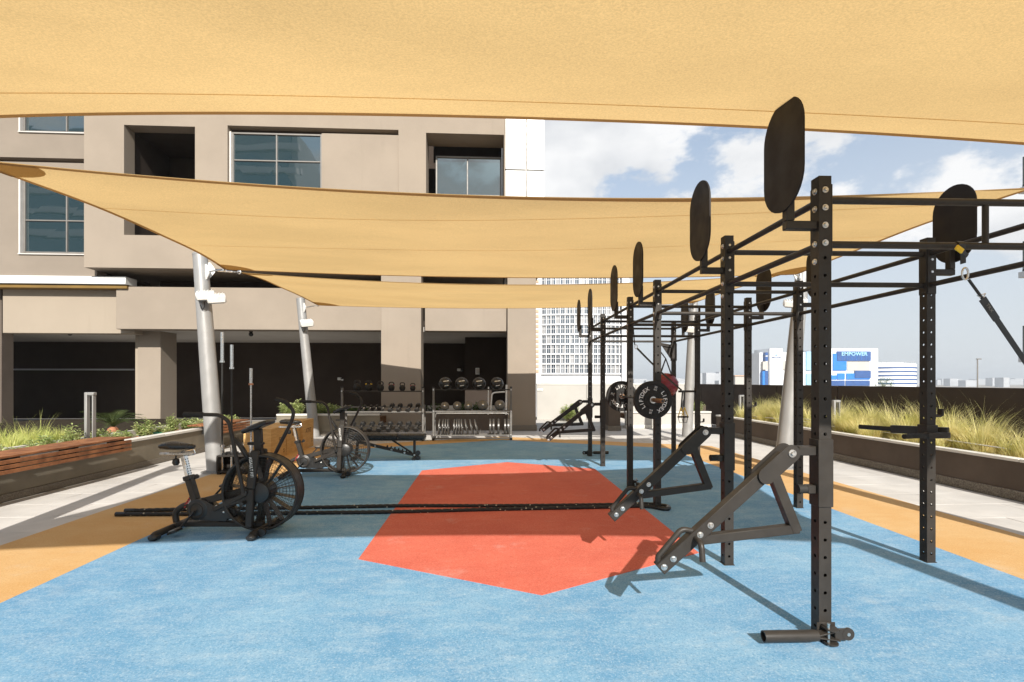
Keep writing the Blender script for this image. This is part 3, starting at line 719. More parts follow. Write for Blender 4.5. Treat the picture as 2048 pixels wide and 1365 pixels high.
mb = MB(); p = E(1547.5, 711.5); mb.prism([(-.6, .1), (.1, .55), (.75, .05), (.15, -.25)], -.1, 0, Matrix.Translation((p.x, EY-.65, p.z))); mb.build('emblem', M['empower_blue'], eb)
tk = thing('storage_tank', 'white round storage tank with blue hoops beside the utility building', 'tank', (E(1813, HOR).x, E(1813, HOR).y+14, -12))
cx, cy2, tr = E(1813, HOR).x, E(1813, HOR).y+14, 53/F*ED
ztk = E(1813, 727).z
MB().lathe([(0, ztk+.8), (tr*.6, ztk+.7), (tr*.97, ztk), (tr, ztk-.2), (tr, -12)], (cx, cy2, 0), (0, 0, 1), 48).build('shell', M['empower_white'], tk)
for py in (735.5, 743.5, 751.5, 759.5, 767.5):
    z = E(1813, py).z; MB().lathe([(tr+.02, z-.35), (tr+.22, z-.3), (tr+.22, z+.3), (tr+.02, z+.35)], (cx, cy2, 0), (0, 0, 1), 48).build('hoop', M['empower_navy'], tk)
mb = MB()
for k in range(40):
    a = 2*math.pi*k/40; mb.cyl((cx+tr*.95*math.cos(a), cy2+tr*.95*math.sin(a), ztk), (cx+tr*.95*math.cos(a), cy2+tr*.95*math.sin(a), ztk+1.1), .07, n=5)
mb.tube([(cx+tr*.95*math.cos(2*math.pi*k/40), cy2+tr*.95*math.sin(2*math.pi*k/40), ztk+1.1) for k in range(40)], .07, 5, closed=True); mb.build('guard_rail', M['far_grey'], tk)
# distant low skyline
r = random.Random(11); mb = MB()
for i in range(150):
    px = r.uniform(1280, 2350) if i % 3 else r.uniform(1395, 1450); d = r.uniform(1100, 2600); wd = r.uniform(8, 40); hh = r.uniform(2, 12) if i % 3 else r.uniform(12, 30)
    p = at(px, HOR, d); mb.bounds(p.x-wd/2, p.x+wd/2, p.y, p.y+20, -12, H+hh*r.uniform(.5, 1))
tag(mb.build('skyline', M['far_grey'], smooth=False, fix=False), 'pale hazy low skyline of far city blocks on the horizon', 'skyline', kind='stuff')
p = at(1485, 764, 330); t = thing('low_building', 'small cream flat-roofed building far beyond the parapet', 'building', (p.x, p.y, -12))
a, b = at(1470, 753, 330), at(1502, 753, 330)
MB().bounds(a.x, b.x, p.y, p.y+12, -12, a.z).build('wall', M['far_beige'], t); MB().bounds(a.x-.5, b.x+.5, p.y-.5, p.y+12.5, a.z+.01, a.z+.7).build('roof', M['tower_tan'], t)
p = at(1955, HOR, 85); t = thing('street_lamp', 'thin dark lamp post standing far beyond the right parapet', 'street lamp', (p.x, p.y, -12))
zt_ = at(1955, 719, 85).z
MB().tube([(p.x, p.y, -12), (p.x, p.y, zt_)], [.14, .09], 8).build('post', M['frame'], t); MB().box((p.x+.25, p.y, zt_+.05), (.8, .3, .16), None, .03).build('lamp_head', M['frame'], t)
# apartment block off to the right: glass railed balconies reach into view
AD = 18.6; av = W(1.02, 1.0); ap = thing('apartment_block', 'apartment block with white balcony slabs and glass rails at the right edge', 'building', (W(24, AD+3).x, W(24, AD+3).y, -12))
ax = at(2036, HOR, AD).x; ay = at(2036, HOR, AD).y
MB().bounds(ax+1.9, ax+12, ay-9, ay+.3, -12, 16).build('wall', M['white_clad'], ap)
for py0 in (725, 557, 389, 221):
    z = at(2036, py0, AD).z
    s_ = MB().bounds(ax, ax+1.89, ay-3, ay, z, z+.22, .01).build('balcony_slab', M['white_clad'], ap)
    MB().bounds(ax+.08, ax+1.8, ay-.13, ay-.08, z+.221, z+.31).build('rail_shoe', M['black2'], s_)
    MB().bounds(ax+.10, ax+1.8, ay-.115, ay-.095, z+.311, z+1.33).build('glass_rail', M['glass_rail'], s_)
    MB().bounds(ax+.085, ax+.099, ay-.125, ay-.085, z+.311, z+1.36).build('rail_post', M['black2'], s_); MB().bounds(ax+.1, ax+1.8, ay-.12, ay-.09, z+1.331, z+1.36).build('top_rail', M['black2'], s_)
# neighbouring tower across the street behind: it shows in the window reflections
nb = thing('neighbour_tower', 'banded white tower across the street, mirrored in the building windows', 'building', (-58, -62, -12))
MB().bounds(-82, -34, -74, -60, -12, 46).build('wall', M['far_grey'], nb)
for k in range(14):
    z = -8+k*3.9
    MB().bounds(-82.5, -33.5, -60, -59.2, z, z+1.1).build('balcony_band', M['tower_white'], nb); MB().bounds(-81, -35, -59.98, -59.8, z+1.2, z+3.7).build('window_band', M['glass_tower'], nb)
# ================================================================== shade sails and their poles
def bez(a, b, m, t):         # quadratic through m at the middle
    c = m*2 - (a+b)*.5
    return a*(1-t)**2 + c*2*t*(1-t) + b*t*t
def patch_pt(c, mids, sag):
    (NL, NR, FR, FL) = c; (mn, mr, mf, ml) = mids
    def P(u, v):
        e = bez(NL, NR, mn, u)*(1-v) + bez(FL, FR, mf, u)*v + bez(NL, FL, ml, v)*(1-u) + bez(NR, FR, mr, v)*u
        b = NL*(1-u)*(1-v) + NR*u*(1-v) + FL*(1-u)*v + FR*u*v
        p = e - b
        p.z -= sag*16*u*(1-u)*v*(1-v)
        p.z += .012*math.sin(9*u+5*v)*math.sin(7*v)*4*v*(1-v)
        return p
    return P
def strip(P, f, n, w, dz):   # band following f(t) -> (u, v) pairs (outer, inner)
    mb = MB(); vs = []
    for i in range(n+1):
        (a, b) = f(i/n); p, q = P(*a), P(*b)
        q = p + (q-p).normalized()*w if (q-p).length > 1e-6 else q
        vs += [p + Vector((0, 0, dz)), q + Vector((0, 0, dz))]
    return mb.add(vs, [(2*i, 2*i+1, 2*i+3, 2*i+2) for i in range(n)])
def sail(lab, c, mids, sag, seams):
    c = [Vector(q) for q in c]; mids = [Vector(q) for q in mids]
    P = patch_pt(c, mids, sag)
    b = (c[0]+c[2])*.5; t = thing('shade_sail', lab, 'shade sail', (b.x, b.y, min(q.z for q in c)-.3), 0, 'gold shade sails over the floor')
    nu, nv = 64, 32; mb = MB()
    mb.add([P(i/nu, k/nv) for k in range(nv+1) for i in range(nu+1)], [(k*(nu+1)+i, k*(nu+1)+i+1, (k+1)*(nu+1)+i+1, (k+1)*(nu+1)+i) for k in range(nv) for i in range(nu)])
    mb.build('canopy', M['sail'], t, fix=False)
    for f in (lambda s: ((s, 0), (s, .02)), lambda s: ((s, 1), (s, .98)), lambda s: ((0, s), (.02, s)), lambda s: ((1, s), (.98, s))):
        strip(P, f, 64, .055, -.004).build('hem', M['sail_hem'], t)
    for v in seams: strip(P, lambda s: ((s, v), (s, v+.004)), 64, .011, -.003).build('seam', M['sail_seam'], t)
    for (u0, v0, du, dv) in ((0, 0, 1, 1), (1, 0, -1, 1), (1, 1, -1, -1), (0, 1, 1, -1)):
        m2 = MB(); vs = []; k = 8
        a = [P(u0+du*.06*i/k, v0) for i in range(k+1)]
        for i in range(k+1):
            for q in range(k+1):
                r_ = .055*(i/k); th_ = q/k*math.pi/2
                vs.append(P(u0+du*r_*math.cos(th_), v0+dv*r_*1.75*math.sin(th_)) + Vector((0, 0, -.007)))
        m2.add(vs, [(i*(k+1)+q, i*(k+1)+q+1, (i+1)*(k+1)+q+1, (i+1)*(k+1)+q) for i in range(1, k) for q in range(k)])
        m2.build('corner_patch', M['sail_patch'], t)
    return P, c
sailB_c = [at(-85, 315, 3.92), at(2090, 374, 4.48), at(1594, 549, 8.3), at(449, 539, 8.2)]
sailB_m = [at(1040, 393, 4.64), at(1873, 441, 5.4), at(1030, 556, 8.05), at(306, 464, 5.85)]
sailA_c = [W(-4.5, -.95, 3.45), W(4.25, -.6, 3.45), W(5.0, 4.05, 3.41), W(-4.25, 3.5, 3.375)]
sailA_m = [W(.1, -.25, 3.36), W(4.55, 1.9, 3.3), at(1010, 237, 3.17), W(-3.95, 1.4, 3.3)]
sailC_c = [at(478, 545, 8.65), at(1572, 547, 8.75), at(1388, 606, 13.4), at(636, 611, 13.2)]
sailC_m = [at(1040, 569.5, 9.05), at(1478, 576, 10.6), at(1040, 617, 12.8), at(556, 573, 10.4)]
sail('wide gold shade sail hanging furthest from the building, over the open floor', sailA_c, sailA_m, .06, (.44, .9))
sail('gold shade sail stretched between the two outer silver poles, middle of the three', sailB_c, sailB_m, .0, (.30, .64))
sail('small gold shade sail hanging closest to the building between four poles', sailC_c, sailC_m, .04, (.33, .66))

def pole(base, top, lab, hooks, lamp=None, r0=.145, r1=.112):
    base = Vector(base); top = Vector(top); t = thing('shade_pole', lab, 'pole', base)
    L = lambda p: Vector(p) - base
    n = 8
    MB().tube([L(base+(top-base)*i/n) for i in range(n+1)], [r0+(r1-r0)*i/n for i in range(n+1)], 28).build('shaft', M['pole'], t, world=False)
    MB().lathe([(0, .03), (r1*.8, .02), (r1*1.03, 0), (r1*1.03, -.03)], L(top), top-base, 24).build('cap', M['pole'], t, world=False)
    MB().lathe([(r0*1.05, .0), (r0*1.6, .0), (r0*1.6, .016), (r0*1.05, .02)], (0, 0, 0), (0, 0, 1), 24).build('base_plate', M['pole'], t, world=False)
    for hk in hooks:
        hk = Vector(hk); k = (hk.z-base.z)/(top.z-base.z); ax = base+(top-base)*min(k, .97)
        d = (hk-ax); dh = Vector((d.x, d.y, 0)).normalized(); p0 = ax + dh*(r1*.95); d2 = (hk-p0)
        br = MB().prism([(0, .13), (.03, .13), (.10, .03), (.10, -.03), (.03, -.13), (0, -.13)], -.008, .008, basis(L(p0), dh, Vector((0, 0, 1)).cross(dh)) ).build('bracket', M['lampwhite'], t, world=False)
        e = p0+dh*.07; ln = (hk-e)
        MB().cyl(L(e+ln*.15), L(e+ln*.75), .014, n=8).build('turnbuckle', M['chrome'], t, world=False)
        MB().tube([L(e), L(e+ln*.2)], .007, 6).tube([L(e+ln*.7), L(hk)], .007, 6).build('shackle', M['chrome'], t, world=False)
        MB().lathe([(.02, -.008), (.036, 0), (.02, .008)], L(hk), (0, 1, 0), 14).build('ring', M['chrome'], t, world=False)
    return t
def floodlight(p, dirx, lab, n=1, sc=1.0):
    t = thing('floodlight', lab, 'floodlight', p)
    for i in range(n):
        o = Vector((dirx*(.12+.18*i), -.05-.02*i, .03-.05*i))*sc
        rot = Euler((R(18), R(-8*dirx), R(25*dirx))).to_matrix()
        h = MB().box(o, (.26*sc, .22*sc, .12*sc), rot, .015).build('housing', M['lampwhite'], t, world=False)
        MB().box(o + rot @ Vector((0, -.01, -.064*sc)), (.20*sc, .16*sc, .008), rot, .002).build('lens', M['lampglass'], h, world=False)
        mb = MB()
        for q in range(5): mb.box(o + rot @ Vector((-.09*sc+q*.045*sc, 0, .068*sc)), (.008, .18*sc, .02), rot)
        mb.build('cooling_fin', M['lampwhite'], h, world=False)
    MB().tube(arc_path([(0, 0, -.06), (dirx*.07*sc, -.03, -.1), (dirx*.11*sc, -.05, -.02)], .03), .014, 8).build('bracket', M['frame'], t, world=False)
    MB().tube(arc_path([(dirx*.1, -.03, -.07), (dirx*.09, -.02, -.17), (dirx*.03, 0, -.2), (0, .02, -.12)], .05), .006, 6).build('cable', M['black2'], t, world=False)
    return t
pL1b = ground(433, 944); pL1t = at(400, 508, 8.45)
pole(pL1b, pL1t, 'leaning silver pole beside the barbell holder, carrying two sails', (sailB_c[3], sailC_c[0]))
pL2b = ground(629, 874); pL2t = at(601, 598, 13.7)
pole(pL2b, pL2t, 'leaning silver pole behind the plywood boxes', (sailC_c[3],), r0=.14)
pR1b = ground(1566, 936); pR1t = at(1606, 536, 8.9)
pole(pR1b, pR1t, 'leaning silver pole beside the right path, between rig and tall grass', (sailB_c[2], sailC_c[1]))
pR2b = ground(1374, 874); pR2t = at(1388, 594, 13.75)
pole(pR2b, pR2t, 'leaning silver pole by the far cream planter behind the rig', (sailC_c[2],), r0=.14)
pole(W(-4.75, 3.35), W(-4.95, 3.3, 3.7), 'leaning silver pole on the left path ahead of the wooden bench', (sailB_c[0], sailA_c[3]))
pole(W(5.25, 4.15), W(5.42, 4.15, 3.7), 'leaning silver pole on the right path holding two near sail corners', (sailB_c[1], sailA_c[2]))
pole(W(-5.0, -1.2), W(-5.2, -1.3, 3.75), 'leaning silver pole behind the viewer on the left path', (sailA_c[0],))
pole(W(4.40, -.95), W(4.42, -1.0, 3.75), 'leaning silver pole behind the viewer on the right path', (sailA_c[1],))
def on_pole(b, t_, z): return Vector(b)+(Vector(t_)-Vector(b))*(z/t_.z)
p = on_pole(pL1b, pL1t, at(420, 598, 8.4).z); floodlight(p+Vector((.02, -.15, 0)), 1, 'white twin floodlight on the silver pole beside the barbell holder', 2, 1.05)
p = on_pole(pL2b, pL2t, at(615, 651, 13.7).z); floodlight(p+Vector((.02, -.15, 0)), 1, 'white floodlight on the silver pole behind the plywood boxes', 1, 1.25)
p = on_pole(pR1b, pR1t, at(1598, 610, 8.9).z); floodlight(p+Vector((-.02, -.15, 0)), -1, 'white floodlight on the silver pole beside the tall grass', 2, .9)
p = on_pole(pR2b, pR2t, at(1385, 662, 13.7).z); floodlight(p+Vector((-.02, -.15, 0)), -1, 'white floodlight on the silver pole by the far planter', 1, 1.25)
# ================================================================== training rig
XL, XR, PW, PH = 2.07, 3.81, .075, 2.75
PY = [2.85, 4.05, 5.85, 7.05, 8.85, 10.05]
rig = thing('training_rig', 'black steel pull-up rig of two rows of drilled uprights joined by crossbars', 'rig', ((XL+XR)/2, 6.45, 0))
RO = ORG[rig.name]
def upright_mesh():
    mb = MB(); h = PW/2; pitch = .1045; n = int(PH/pitch); off = (PH-n*pitch)/2; hr = .0105; N = 12; wall = .005
    for face in range(4):
        M3 = Matrix.Rotation(face*math.pi/2, 3, 'Z')
        for z0, z1, hole in [(0, off, False)] + [(off+i*pitch, off+(i+1)*pitch, True) for i in range(n)] + [(PH-off, PH, False)]:
            c = [(-h, -h, z0), (h, -h, z0), (h, -h, z1), (-h, -h, z1)]
            if not hole: mb.add([M3 @ Vector(p) for p in c], [(0, 1, 2, 3)]); continue
            zc = (z0+z1)/2; vs = list(c)
            a = [2*math.pi*k/N + math.pi/N for k in range(N)]
            vs += [(hr*math.cos(t), -h, zc+hr*math.sin(t)) for t in a] + [(hr*math.cos(t), -h+wall, zc+hr*math.sin(t)) for t in a]
            def corner(t): return 2 if math.cos(t) > 0 and math.sin(t) > 0 else 3 if math.cos(t) < 0 and math.sin(t) > 0 else 0 if math.cos(t) < 0 else 1
            fs = []
            for k in range(N):
                j = (k+1) % N; ck, cj = corner(a[k]), corner(a[j])
                fs.append((4+k, 4+j, ck) if ck == cj else (4+k, 4+j, cj, ck))
                fs.append((4+k, 4+j, 4+N+j, 4+N+k))
            mb.add([M3 @ Vector(p) for p in vs], fs)
    mb.add([(-h, -h, PH), (h, -h, PH), (h, h, PH), (-h, h, PH)], [(0, 1, 2, 3)])
    return mb.mesh('upright', smooth=False)
upm = upright_mesh(); upm.materials.append(M['black'])
bolt_m = MB().lathe([(0, .013), (.010, .013), (.0125, .010), (.0125, .004), (.0175, .004), (.0175, 0)], n=6).lathe([(.0125, .0035), (.0185, .0035), (.0195, .002), (.0195, 0)], n=14).mesh('bolt'); bolt_m.materials.append(M['steel'])
foot_m = MB().box((0, 0, .004), (.092, .092, .008), None, .002).mesh('base_plate'); foot_m.materials.append(M['black'])
ZU, ZLO = 2.625, 2.36
ups = {}
for s, x in (('L', XL), ('R', XR)):
    for i, y in enumerate(PY):
        u = place('upright', upm, None, rig, Vector((x, y, .008))-RO); ups[(s, i)] = u
        place('base_plate', foot_m, None, u, (0, 0, -.008))
        for z in (2.675, 2.57, 2.466, 2.361):           # bolt heads: front face and left face
            place('bolt', bolt_m, None, u, (0, -PW/2, z-.008), (R(90), 0, 0))
        for z in (2.675, 2.57, 2.361, 2.256):
            place('bolt', bolt_m, None, u, (-PW/2 if s == 'L' else PW/2, 0, z-.008), (0, R(-90 if s == 'L' else 90), 0))
def tubebar(p0, p1, r=.0215, name='pull_up_bar'):
    MB().cyl(p0, p1, r, n=14).build(name, M['black'], rig)
def flange(p, ax, h=.42, w=.0755):
    p = Vector(p); s = (.008, w, h) if ax == 'x' else (w, .008, h)
    MB().box(p, s, None, .002).build('flange_plate', M['black'], rig)
h = PW/2
for i, y in enumerate(PY):
    for z in (ZU, ZLO): tubebar((XL+h+.008, y, z), (XR-h-.008, y, z))
    flange((XL+h+.004, y, 2.5), 'x'); flange((XR-h-.004, y, 2.5), 'x')
    if i in (0, 3, 4): MB().cyl(((XL+XR)/2+.15, y, ZLO), ((XL+XR)/2+.15, y, ZU), .017, n=10).build('tie_bar', M['black'], rig)
for x in (XL, XR):
    for i in range(5):
        for z in (ZU-.0, ZLO): tubebar((x, PY[i]+h+.008, z), (x, PY[i+1]-h-.008, z), name='side_rail')
        flange((x, PY[i]+h+.004, 2.49), 'y'); flange((x, PY[i+1]-h-.004, 2.49), 'y')
# oblong targets on L brackets, outside each row
tgt = MB().prism(stadium(.40, .66, 16), -.006, .006, Matrix.Rotation(R(90), 4, 'Z')).mesh('target_plate', ang=30); tgt.materials.append(M['target'])
for s, x, sg in (('L', XL, -1), ('R', XR, 1)):
    for i, y in enumerate(PY):
        zc = 2.885; zb_ = 2.47; xo = x+sg*.20
        br = MB().bar((x+sg*h, y, zb_), (xo+sg*.025, y, zb_), .05, .05, bev=.004).bar((xo, y, zb_+.026), (xo, y, zb_+.22), .05, .05, up=(0, 1, 0), bev=.004).build('target_bracket', M['black'], rig)
        place('target_plate', tgt, None, br, Vector((xo+sg*.033, y, zc))-ORG[br.name])
# ------------------------------------------------------------------ jammer arms
def jammer(i, lab, grp, tilt=0.0):
    y = PY[i]; t = thing('jammer_arm', lab, 'jammer arm', (XL, y, 0), 0, grp)
    # local: x to the left is negative
    zp = 1.115; piv = Vector((-.205, 0, zp)); tip = Vector((-.985, 0, .43+tilt))
    sl = MB()
    for a, b in ((h+.004, 1), (-h-.004, 1)): sl.box((a, 0, .995), (.006, .09, .40), None, .002)
    sl.box((0, -h-.005, .995), (.09, .006, .40), None, .002).box((0, h+.005, .995), (.09, .006, .40), None, .002)
    sl.build('sleeve', M['black'], t, world=False)
    MB().bar((-h-.008, 0, zp+.01), (-.15, 0, zp+.01), .055, .055, bev=.004).build('mount', M['black'], t, world=False)
    MB().bar((-h-.008, 0, .895), (-.095, 0, .895), .05, .05, bev=.004).build('stop_mount', M['black'], t, world=False)
    MB().cyl((-.095, 0, .895), (-.145, 0, .895), .027, n=16).build('rubber_stop', M['black_matt'], t, world=False)
    d = (tip-piv).normalized(); up_ = Vector((0, 1, 0)).cross(d)
    if up_.z < 0: up_ = -up_
    for sy in (-.042, .042):                       # clevis cheeks
        st = stadium(.10, .30, 10)
        Mx = basis(piv+d*.09+Vector((0, sy, 0)), up_, Vector((0, 1, 0))); Mx2 = Matrix((up_, Vector((0, 1, 0)), d)).transposed().to_4x4(); Mx2.translation = piv+d*.10+Vector((0, sy, 0))
        MB().prism(st, -.004, .004, Mx2).build('clevis_cheek', M['black'], t, world=False)
    beam = MB().bar(piv+d*.03, tip, .06, .075, up=up_, bev=.004).build('main_beam', M['black'], t, world=False)
    c = Vector((-.165, 0, .66)); k0 = piv+d*.14; k1 = piv+d*.74
    MB().bar(k0, c, .055, .06, up=(1, 0, 0), bev=.004, ext=.02).build('strut', M['black'], t, world=False)
    MB().bar(c, k1-up_*.035, .052, .055, bev=.004, ext=.02).build('lower_beam', M['black'], t, world=False)
    for q in (.02,):
        place('pivot_bolt', bolt_m, None, t, piv+Vector((0, -.047, 0)), (R(90), 0, 0), (1.25, 1.25, 1.3))
    for k_ in (.62, .70, .905, .975): place('bolt', bolt_m, None, beam, piv+d*(k_*1.035)+Vector((0, -.031, 0)), (R(90), 0, 0), (1.0, 1.0, 1))
    # handles: upright bar parallel to the beam and a cross peg
    g0, g1 = piv+d*.80+up_*.085, piv+d*1.0+up_*.055
    MB().tube(arc_path([piv+d*.74+up_*.03+Vector((0, .0, 0)), g0-d*.02, g1, piv+d*1.02+up_*.02], .04), .017, 12).build('handle', M['black'], t, world=False)
    q = piv+d*.76
    MB().tube(arc_path([q+Vector((0, -.03, 0)), q+Vector((0, -.11, 0)), q+Vector((0, -.13, -.10))], .03), .017, 12).build('cross_handle', M['black'], t, world=False)
    return t
jammer(0, 'black jammer arm on the first upright, above the landmine tube, over the red floor tip', None)
jammer(1, 'black jammer arm on the second upright, with no landmine tube below, over the red floor', None, -.03)
jammer(4, 'black jammer arm on the fifth upright, behind the loaded barbell', None, .06)
jammer(5, 'black jammer arm on the last upright of the rig by the end wall', None, .10)
# ------------------------------------------------------------------ landmine tubes
def landmine(i, direc, lab):
    y = PY[i]; t = thing('landmine_tube', lab, 'landmine', (XL, y, 0), direc)
    # local: tube points along -x from the swivel in front (-y) of the upright
    y0 = -.10
    MB().box((0, -h-.005, .06), (.11, .008, .11), None, .002).build('mount_plate', M['black'], t, world=False)
    for z in (.018, .10): MB().prism(stadium(.075, .11, 8), -.004, .004, Matrix.Translation((0, -.072, z)) @ Matrix.Rotation(R(90), 4, 'X')).build('swivel_lug', M['black'], t, world=False)
    MB().box((.070, -.075, .06), (.08, .010, .068), None, .003).prism(stadium(.07, .072, 10), -.0065, .0065, Matrix.Translation((.11, -.075, .06))).build('hinge_ear', M['black'], t, world=False)
    MB().lathe([(0, -.0095), (.010, -.0095), (.010, .0095), (0, .0095)], (.11, -.075, .06), (0, 1, 0), 14).build('ear_ring', M['steel'], t, world=False)
    mb = MB()
    for zz in (.03, .09): mb.bar((-.12, -.085, .06), (.05, -.075, zz), .05, .008, bev=.002)
    mb.build('yoke', M['black'], t, world=False)
    MB().cyl((-.02, -.095, .0), (-.02, -.095, .135), .008, n=10).build('pin', M['steel'], t, world=False)
    MB().lathe([(.026, -.30), (.0325, -.30), (.0325, 0), (.029, .02), (.0, .02)], (-.10, -.085, .06), (1, 0, 0), 24).lathe([(.026, -.30), (.026, -.02)], (-.10, -.085, .06), (1, 0, 0), 24).build('tube', M['black'], t, world=False)
    return t
landmine(0, 0, 'black landmine tube lying at the foot of the upright nearest the red floor tip')
landmine(3, R(100), 'black landmine tube at the foot of the upright beside the loaded barbell')
landmine(5, R(180), 'black landmine tube at the foot of the last upright by the end wall')
# ------------------------------------------------------------------ hooks
def jcup(x, y, z, rz, lab, grp=None):
    t = thing('bar_hook', lab, 'bar hook', (x, y, z), rz, grp)     # local +x away from the post face
    MB().box((.004, 0, 0), (.008, .07, .15), None, .002).build('plate', M['black'], t, world=False)
    MB().prism([(.008, -.06), (.06, -.06), (.085, -.045), (.085, .01), (.073, .01), (.07, -.035), (.055, -.045), (.008, -.045)], -.025, .025).build('hook', M['black'], t, world=False)
    MB().cyl((-.01, 0, .04), (.012, 0, .04), .012, n=10).build('pin', M['steel'], t, world=False)
    return t
jcup(XL-h, PY[2], 1.37, R(180), 'black bar hook under the loaded barbell at its near sleeve'); jcup(XL-h, PY[3], 1.37, R(180), 'black bar hook under the loaded barbell at its far sleeve')
jcup(XR+h, PY[3], at(1520, 805, 7.3).z, 0, 'small empty black hook on the fourth outer upright before the grass'); jcup(XR+h, PY[4], at(1415, 838, 9.1).z, 0, 'small empty black hook low on the fifth outer upright')
jcup(XR+h, PY[1], at(1895, 820, 4.25).z, 0, 'small empty black hook on the upright above the dip bars')
# ------------------------------------------------------------------ dip bars
yb1 = PY[1]; zz = 1.115; t = thing('dip_bars', 'black V shaped dip bars clamped on the outer upright before the tall grass', 'dip bars', (XR, yb1, 0))
MB().box((0, 0, zz), (.10, .10, .11), None, .004).build('clamp', M['black'], t, world=False)
A0, A1 = Vector((.10, -.06, zz-.01)), W(3.36, 4.75, zz-.01)-Vector((XR, yb1, 0)); B1 = W(3.27, 4.08, zz-.03)-Vector((XR, yb1, 0))
AM = A0+(A1-A0)*.6
MB().bar((.13, -.06, zz), AM, .05, .07, bev=.004).build('beam', M['black'], t, world=False)
MB().tube([AM, A1], .021, 12).build('dip_handle', M['black_matt'], t, world=False)
MB().bar((.13, -.055, zz-.03), B1*.5+Vector((.06, -.03, zz*.5-.012)), .045, .05, bev=.004).build('beam', M['black'], t, world=False)
MB().tube([B1*.5+Vector((.06, -.03, zz*.5-.012)), B1], .021, 12).build('dip_handle', M['black_matt'], t, world=False)
zd = at(1385, 783, 9.1).z; t = thing('dip_handle_bar', 'single black bar sticking out from the fifth outer upright', 'bar', (XR, PY[4], 0))
MB().box((0, 0, zd), (.09, .09, .12), None, .004).build('clamp', M['black'], t, world=False); MB().tube([(-.04, 0, zd), (-.36, -.03, zd)], .02, 12).build('bar', M['black'], t, world=False)
# ------------------------------------------------------------------ heavy bag hanger and round bag
bx = XR; by = PY[5]; zb2 = at(1340, 700, 10.4).z
t = thing('bag_hanger', 'black gusseted hanger arm on the last outer upright holding the maroon ball', 'hanger', (bx, by, 0))
MB().bar((0, 0, zb2+.05), (-.40, -.02, zb2+.12), .06, .06, bev=.004).build('arm', M['black'], t, world=False)
MB().prism([(-.05, zb2-.22), (-.03, zb2+.05), (-.26, zb2+.09)], -.012, .012).build('gusset', M['black'], t, world=False)
MB().box((0, 0, zb2-.06), (.10, .10, .36), None, .004).build('sleeve', M['black'], t, world=False)
bc = at(1325, 771, 10.25); hk = Vector((bx-.38, by-.02, zb2+.08))
t = thing('punch_ball', 'round maroon leather punch ball hanging at the far end of the rig', 'punch ball', bc)
MB().sphere((0, 0, 0), .255, 32, 18).build('ball', M['maroon'], t, world=False)
MB().lathe([(.262*math.cos(a), .262*math.sin(a)) for a in (.35, .3, .25, .2)], n=32).build('seam_band', M['maroon'], t, world=False)
mb = MB()
for k in range(4):
    a = k*math.pi/2+.4; mb.tube([(.17*math.cos(a), .17*math.sin(a), .2), Vector((0, 0, .55))], .012, 6)
mb.tube([Vector((0, 0, .55)), hk-bc], .012, 6); mb.build('strap', M['black2'], t, world=False)
# ------------------------------------------------------------------ suspension trainers
def strap(mb, p0, p1, w0, w1, sag=0.0, n=8):
    p0, p1 = Vector(p0), Vector(p1); d, s, u = frame(p1-p0, (0, 1, .2)); vs = []; u2 = d.cross(Vector((0, 1, 0))).normalized()
    for i in range(n+1):
        k = i/n; c = p0+(p1-p0)*k - Vector((0, 0, sag*4*k*(1-k))); w = (w0+(w1-w0)*k)/2
        for a in (-w, w):
            for b in (-.002, .002): vs.append(c+u2*a+Vector((0, b, 0)))
    fs = []
    for i in range(n):
        a, b = i*4, i*4+4
        for q, r_ in ((0, 1), (1, 3), (3, 2), (2, 0)): fs.append((a+q, a+r_, b+r_, b+q))
    fs += [(0, 1, 3, 2), (n*4, n*4+2, n*4+3, n*4+1)]
    return mb.add(vs, fs)
a0 = Vector((at(1936, 497, 3.0).x, PY[0]-.03, ZLO)); 
t = thing('suspension_strap', 'black suspension strap with yellow tag tied to the crossbar by the nearest targets', 'strap', a0)
L = lambda q: Vector(q)-a0
def tp2(px, py): return at(px, py, 3.0)
MB().lathe([(.024, -.02), (.028, -.02), (.028, .02), (.024, .02)], L((a0.x, PY[0], ZLO)), (1, 0, 0), 16).build('loop', M['black2'], t, world=False)
q1 = tp2(1946, 528); mb = strap(MB(), L((a0.x, PY[0]-.03, ZLO)), L(q1), .035, .035); mb.build('anchor_webbing', M['black2'], t, world=False)
MB().box(L(at(1940, 499, 2.92)), (.05, .012, .032), Euler((0, R(35), 0)).to_matrix(), .003).build('tag', M['yellow'], t, world=False)
MB().box(L(at(1948, 507, 2.935)), (.06, .010, .026), Euler((0, R(35), 0)).to_matrix(), .003).build('buckle', M['black2'], t, world=False)
c1 = tp2(1950, 548); ring_ = [c1+Vector((.026*math.cos(k*math.pi/8)*(.75), 0, .036*math.sin(k*math.pi/8))) for k in range(16)]
MB().tube([L(q) for q in ring_], .0055, 8, closed=True).build('carabiner', M['steel'], t, world=False)
q2, q3 = tp2(1957, 560), tp2(1984, 598); MB().tube([L(q2), L(q3)], .008, 8).build('swivel_cord', M['black2'], t, world=False)
q4 = Vector((XR-.06, PY[0]-.02, 1.05))
mb = MB().tube([L(q3), L(tp2(1974, 592)), L(tp2(1990, 588)), L(q3)], .004, 6); mb.build('d_ring', M['steel'], t, world=False)
qm = tp2(2012, 640); strap(MB(), L(q3), L(qm), .05, .045).build('main_strap', M['black2'], t, world=False); strap(MB(), L(qm), L(q4), .035, .03).build('lower_strap', M['black2'], t, world=False)
mb = MB(); dd = (qm-q3).normalized(); add_text(mb, 'TRX', .03, basis(L(q3+(qm-q3)*.45)+Vector((0, -.005, 0)), dd, Vector((0, -1, 0)).cross(dd)), .01); mb.build('lettering', M['frame'], t, world=False)
s0 = Vector((at(1268, 690, 7.35).x, at(1268, 690, 7.35).y, at(1268, 690, 7.35).z)); s1 = Vector((XR-.30, PY[4]-.02, zd+.02))
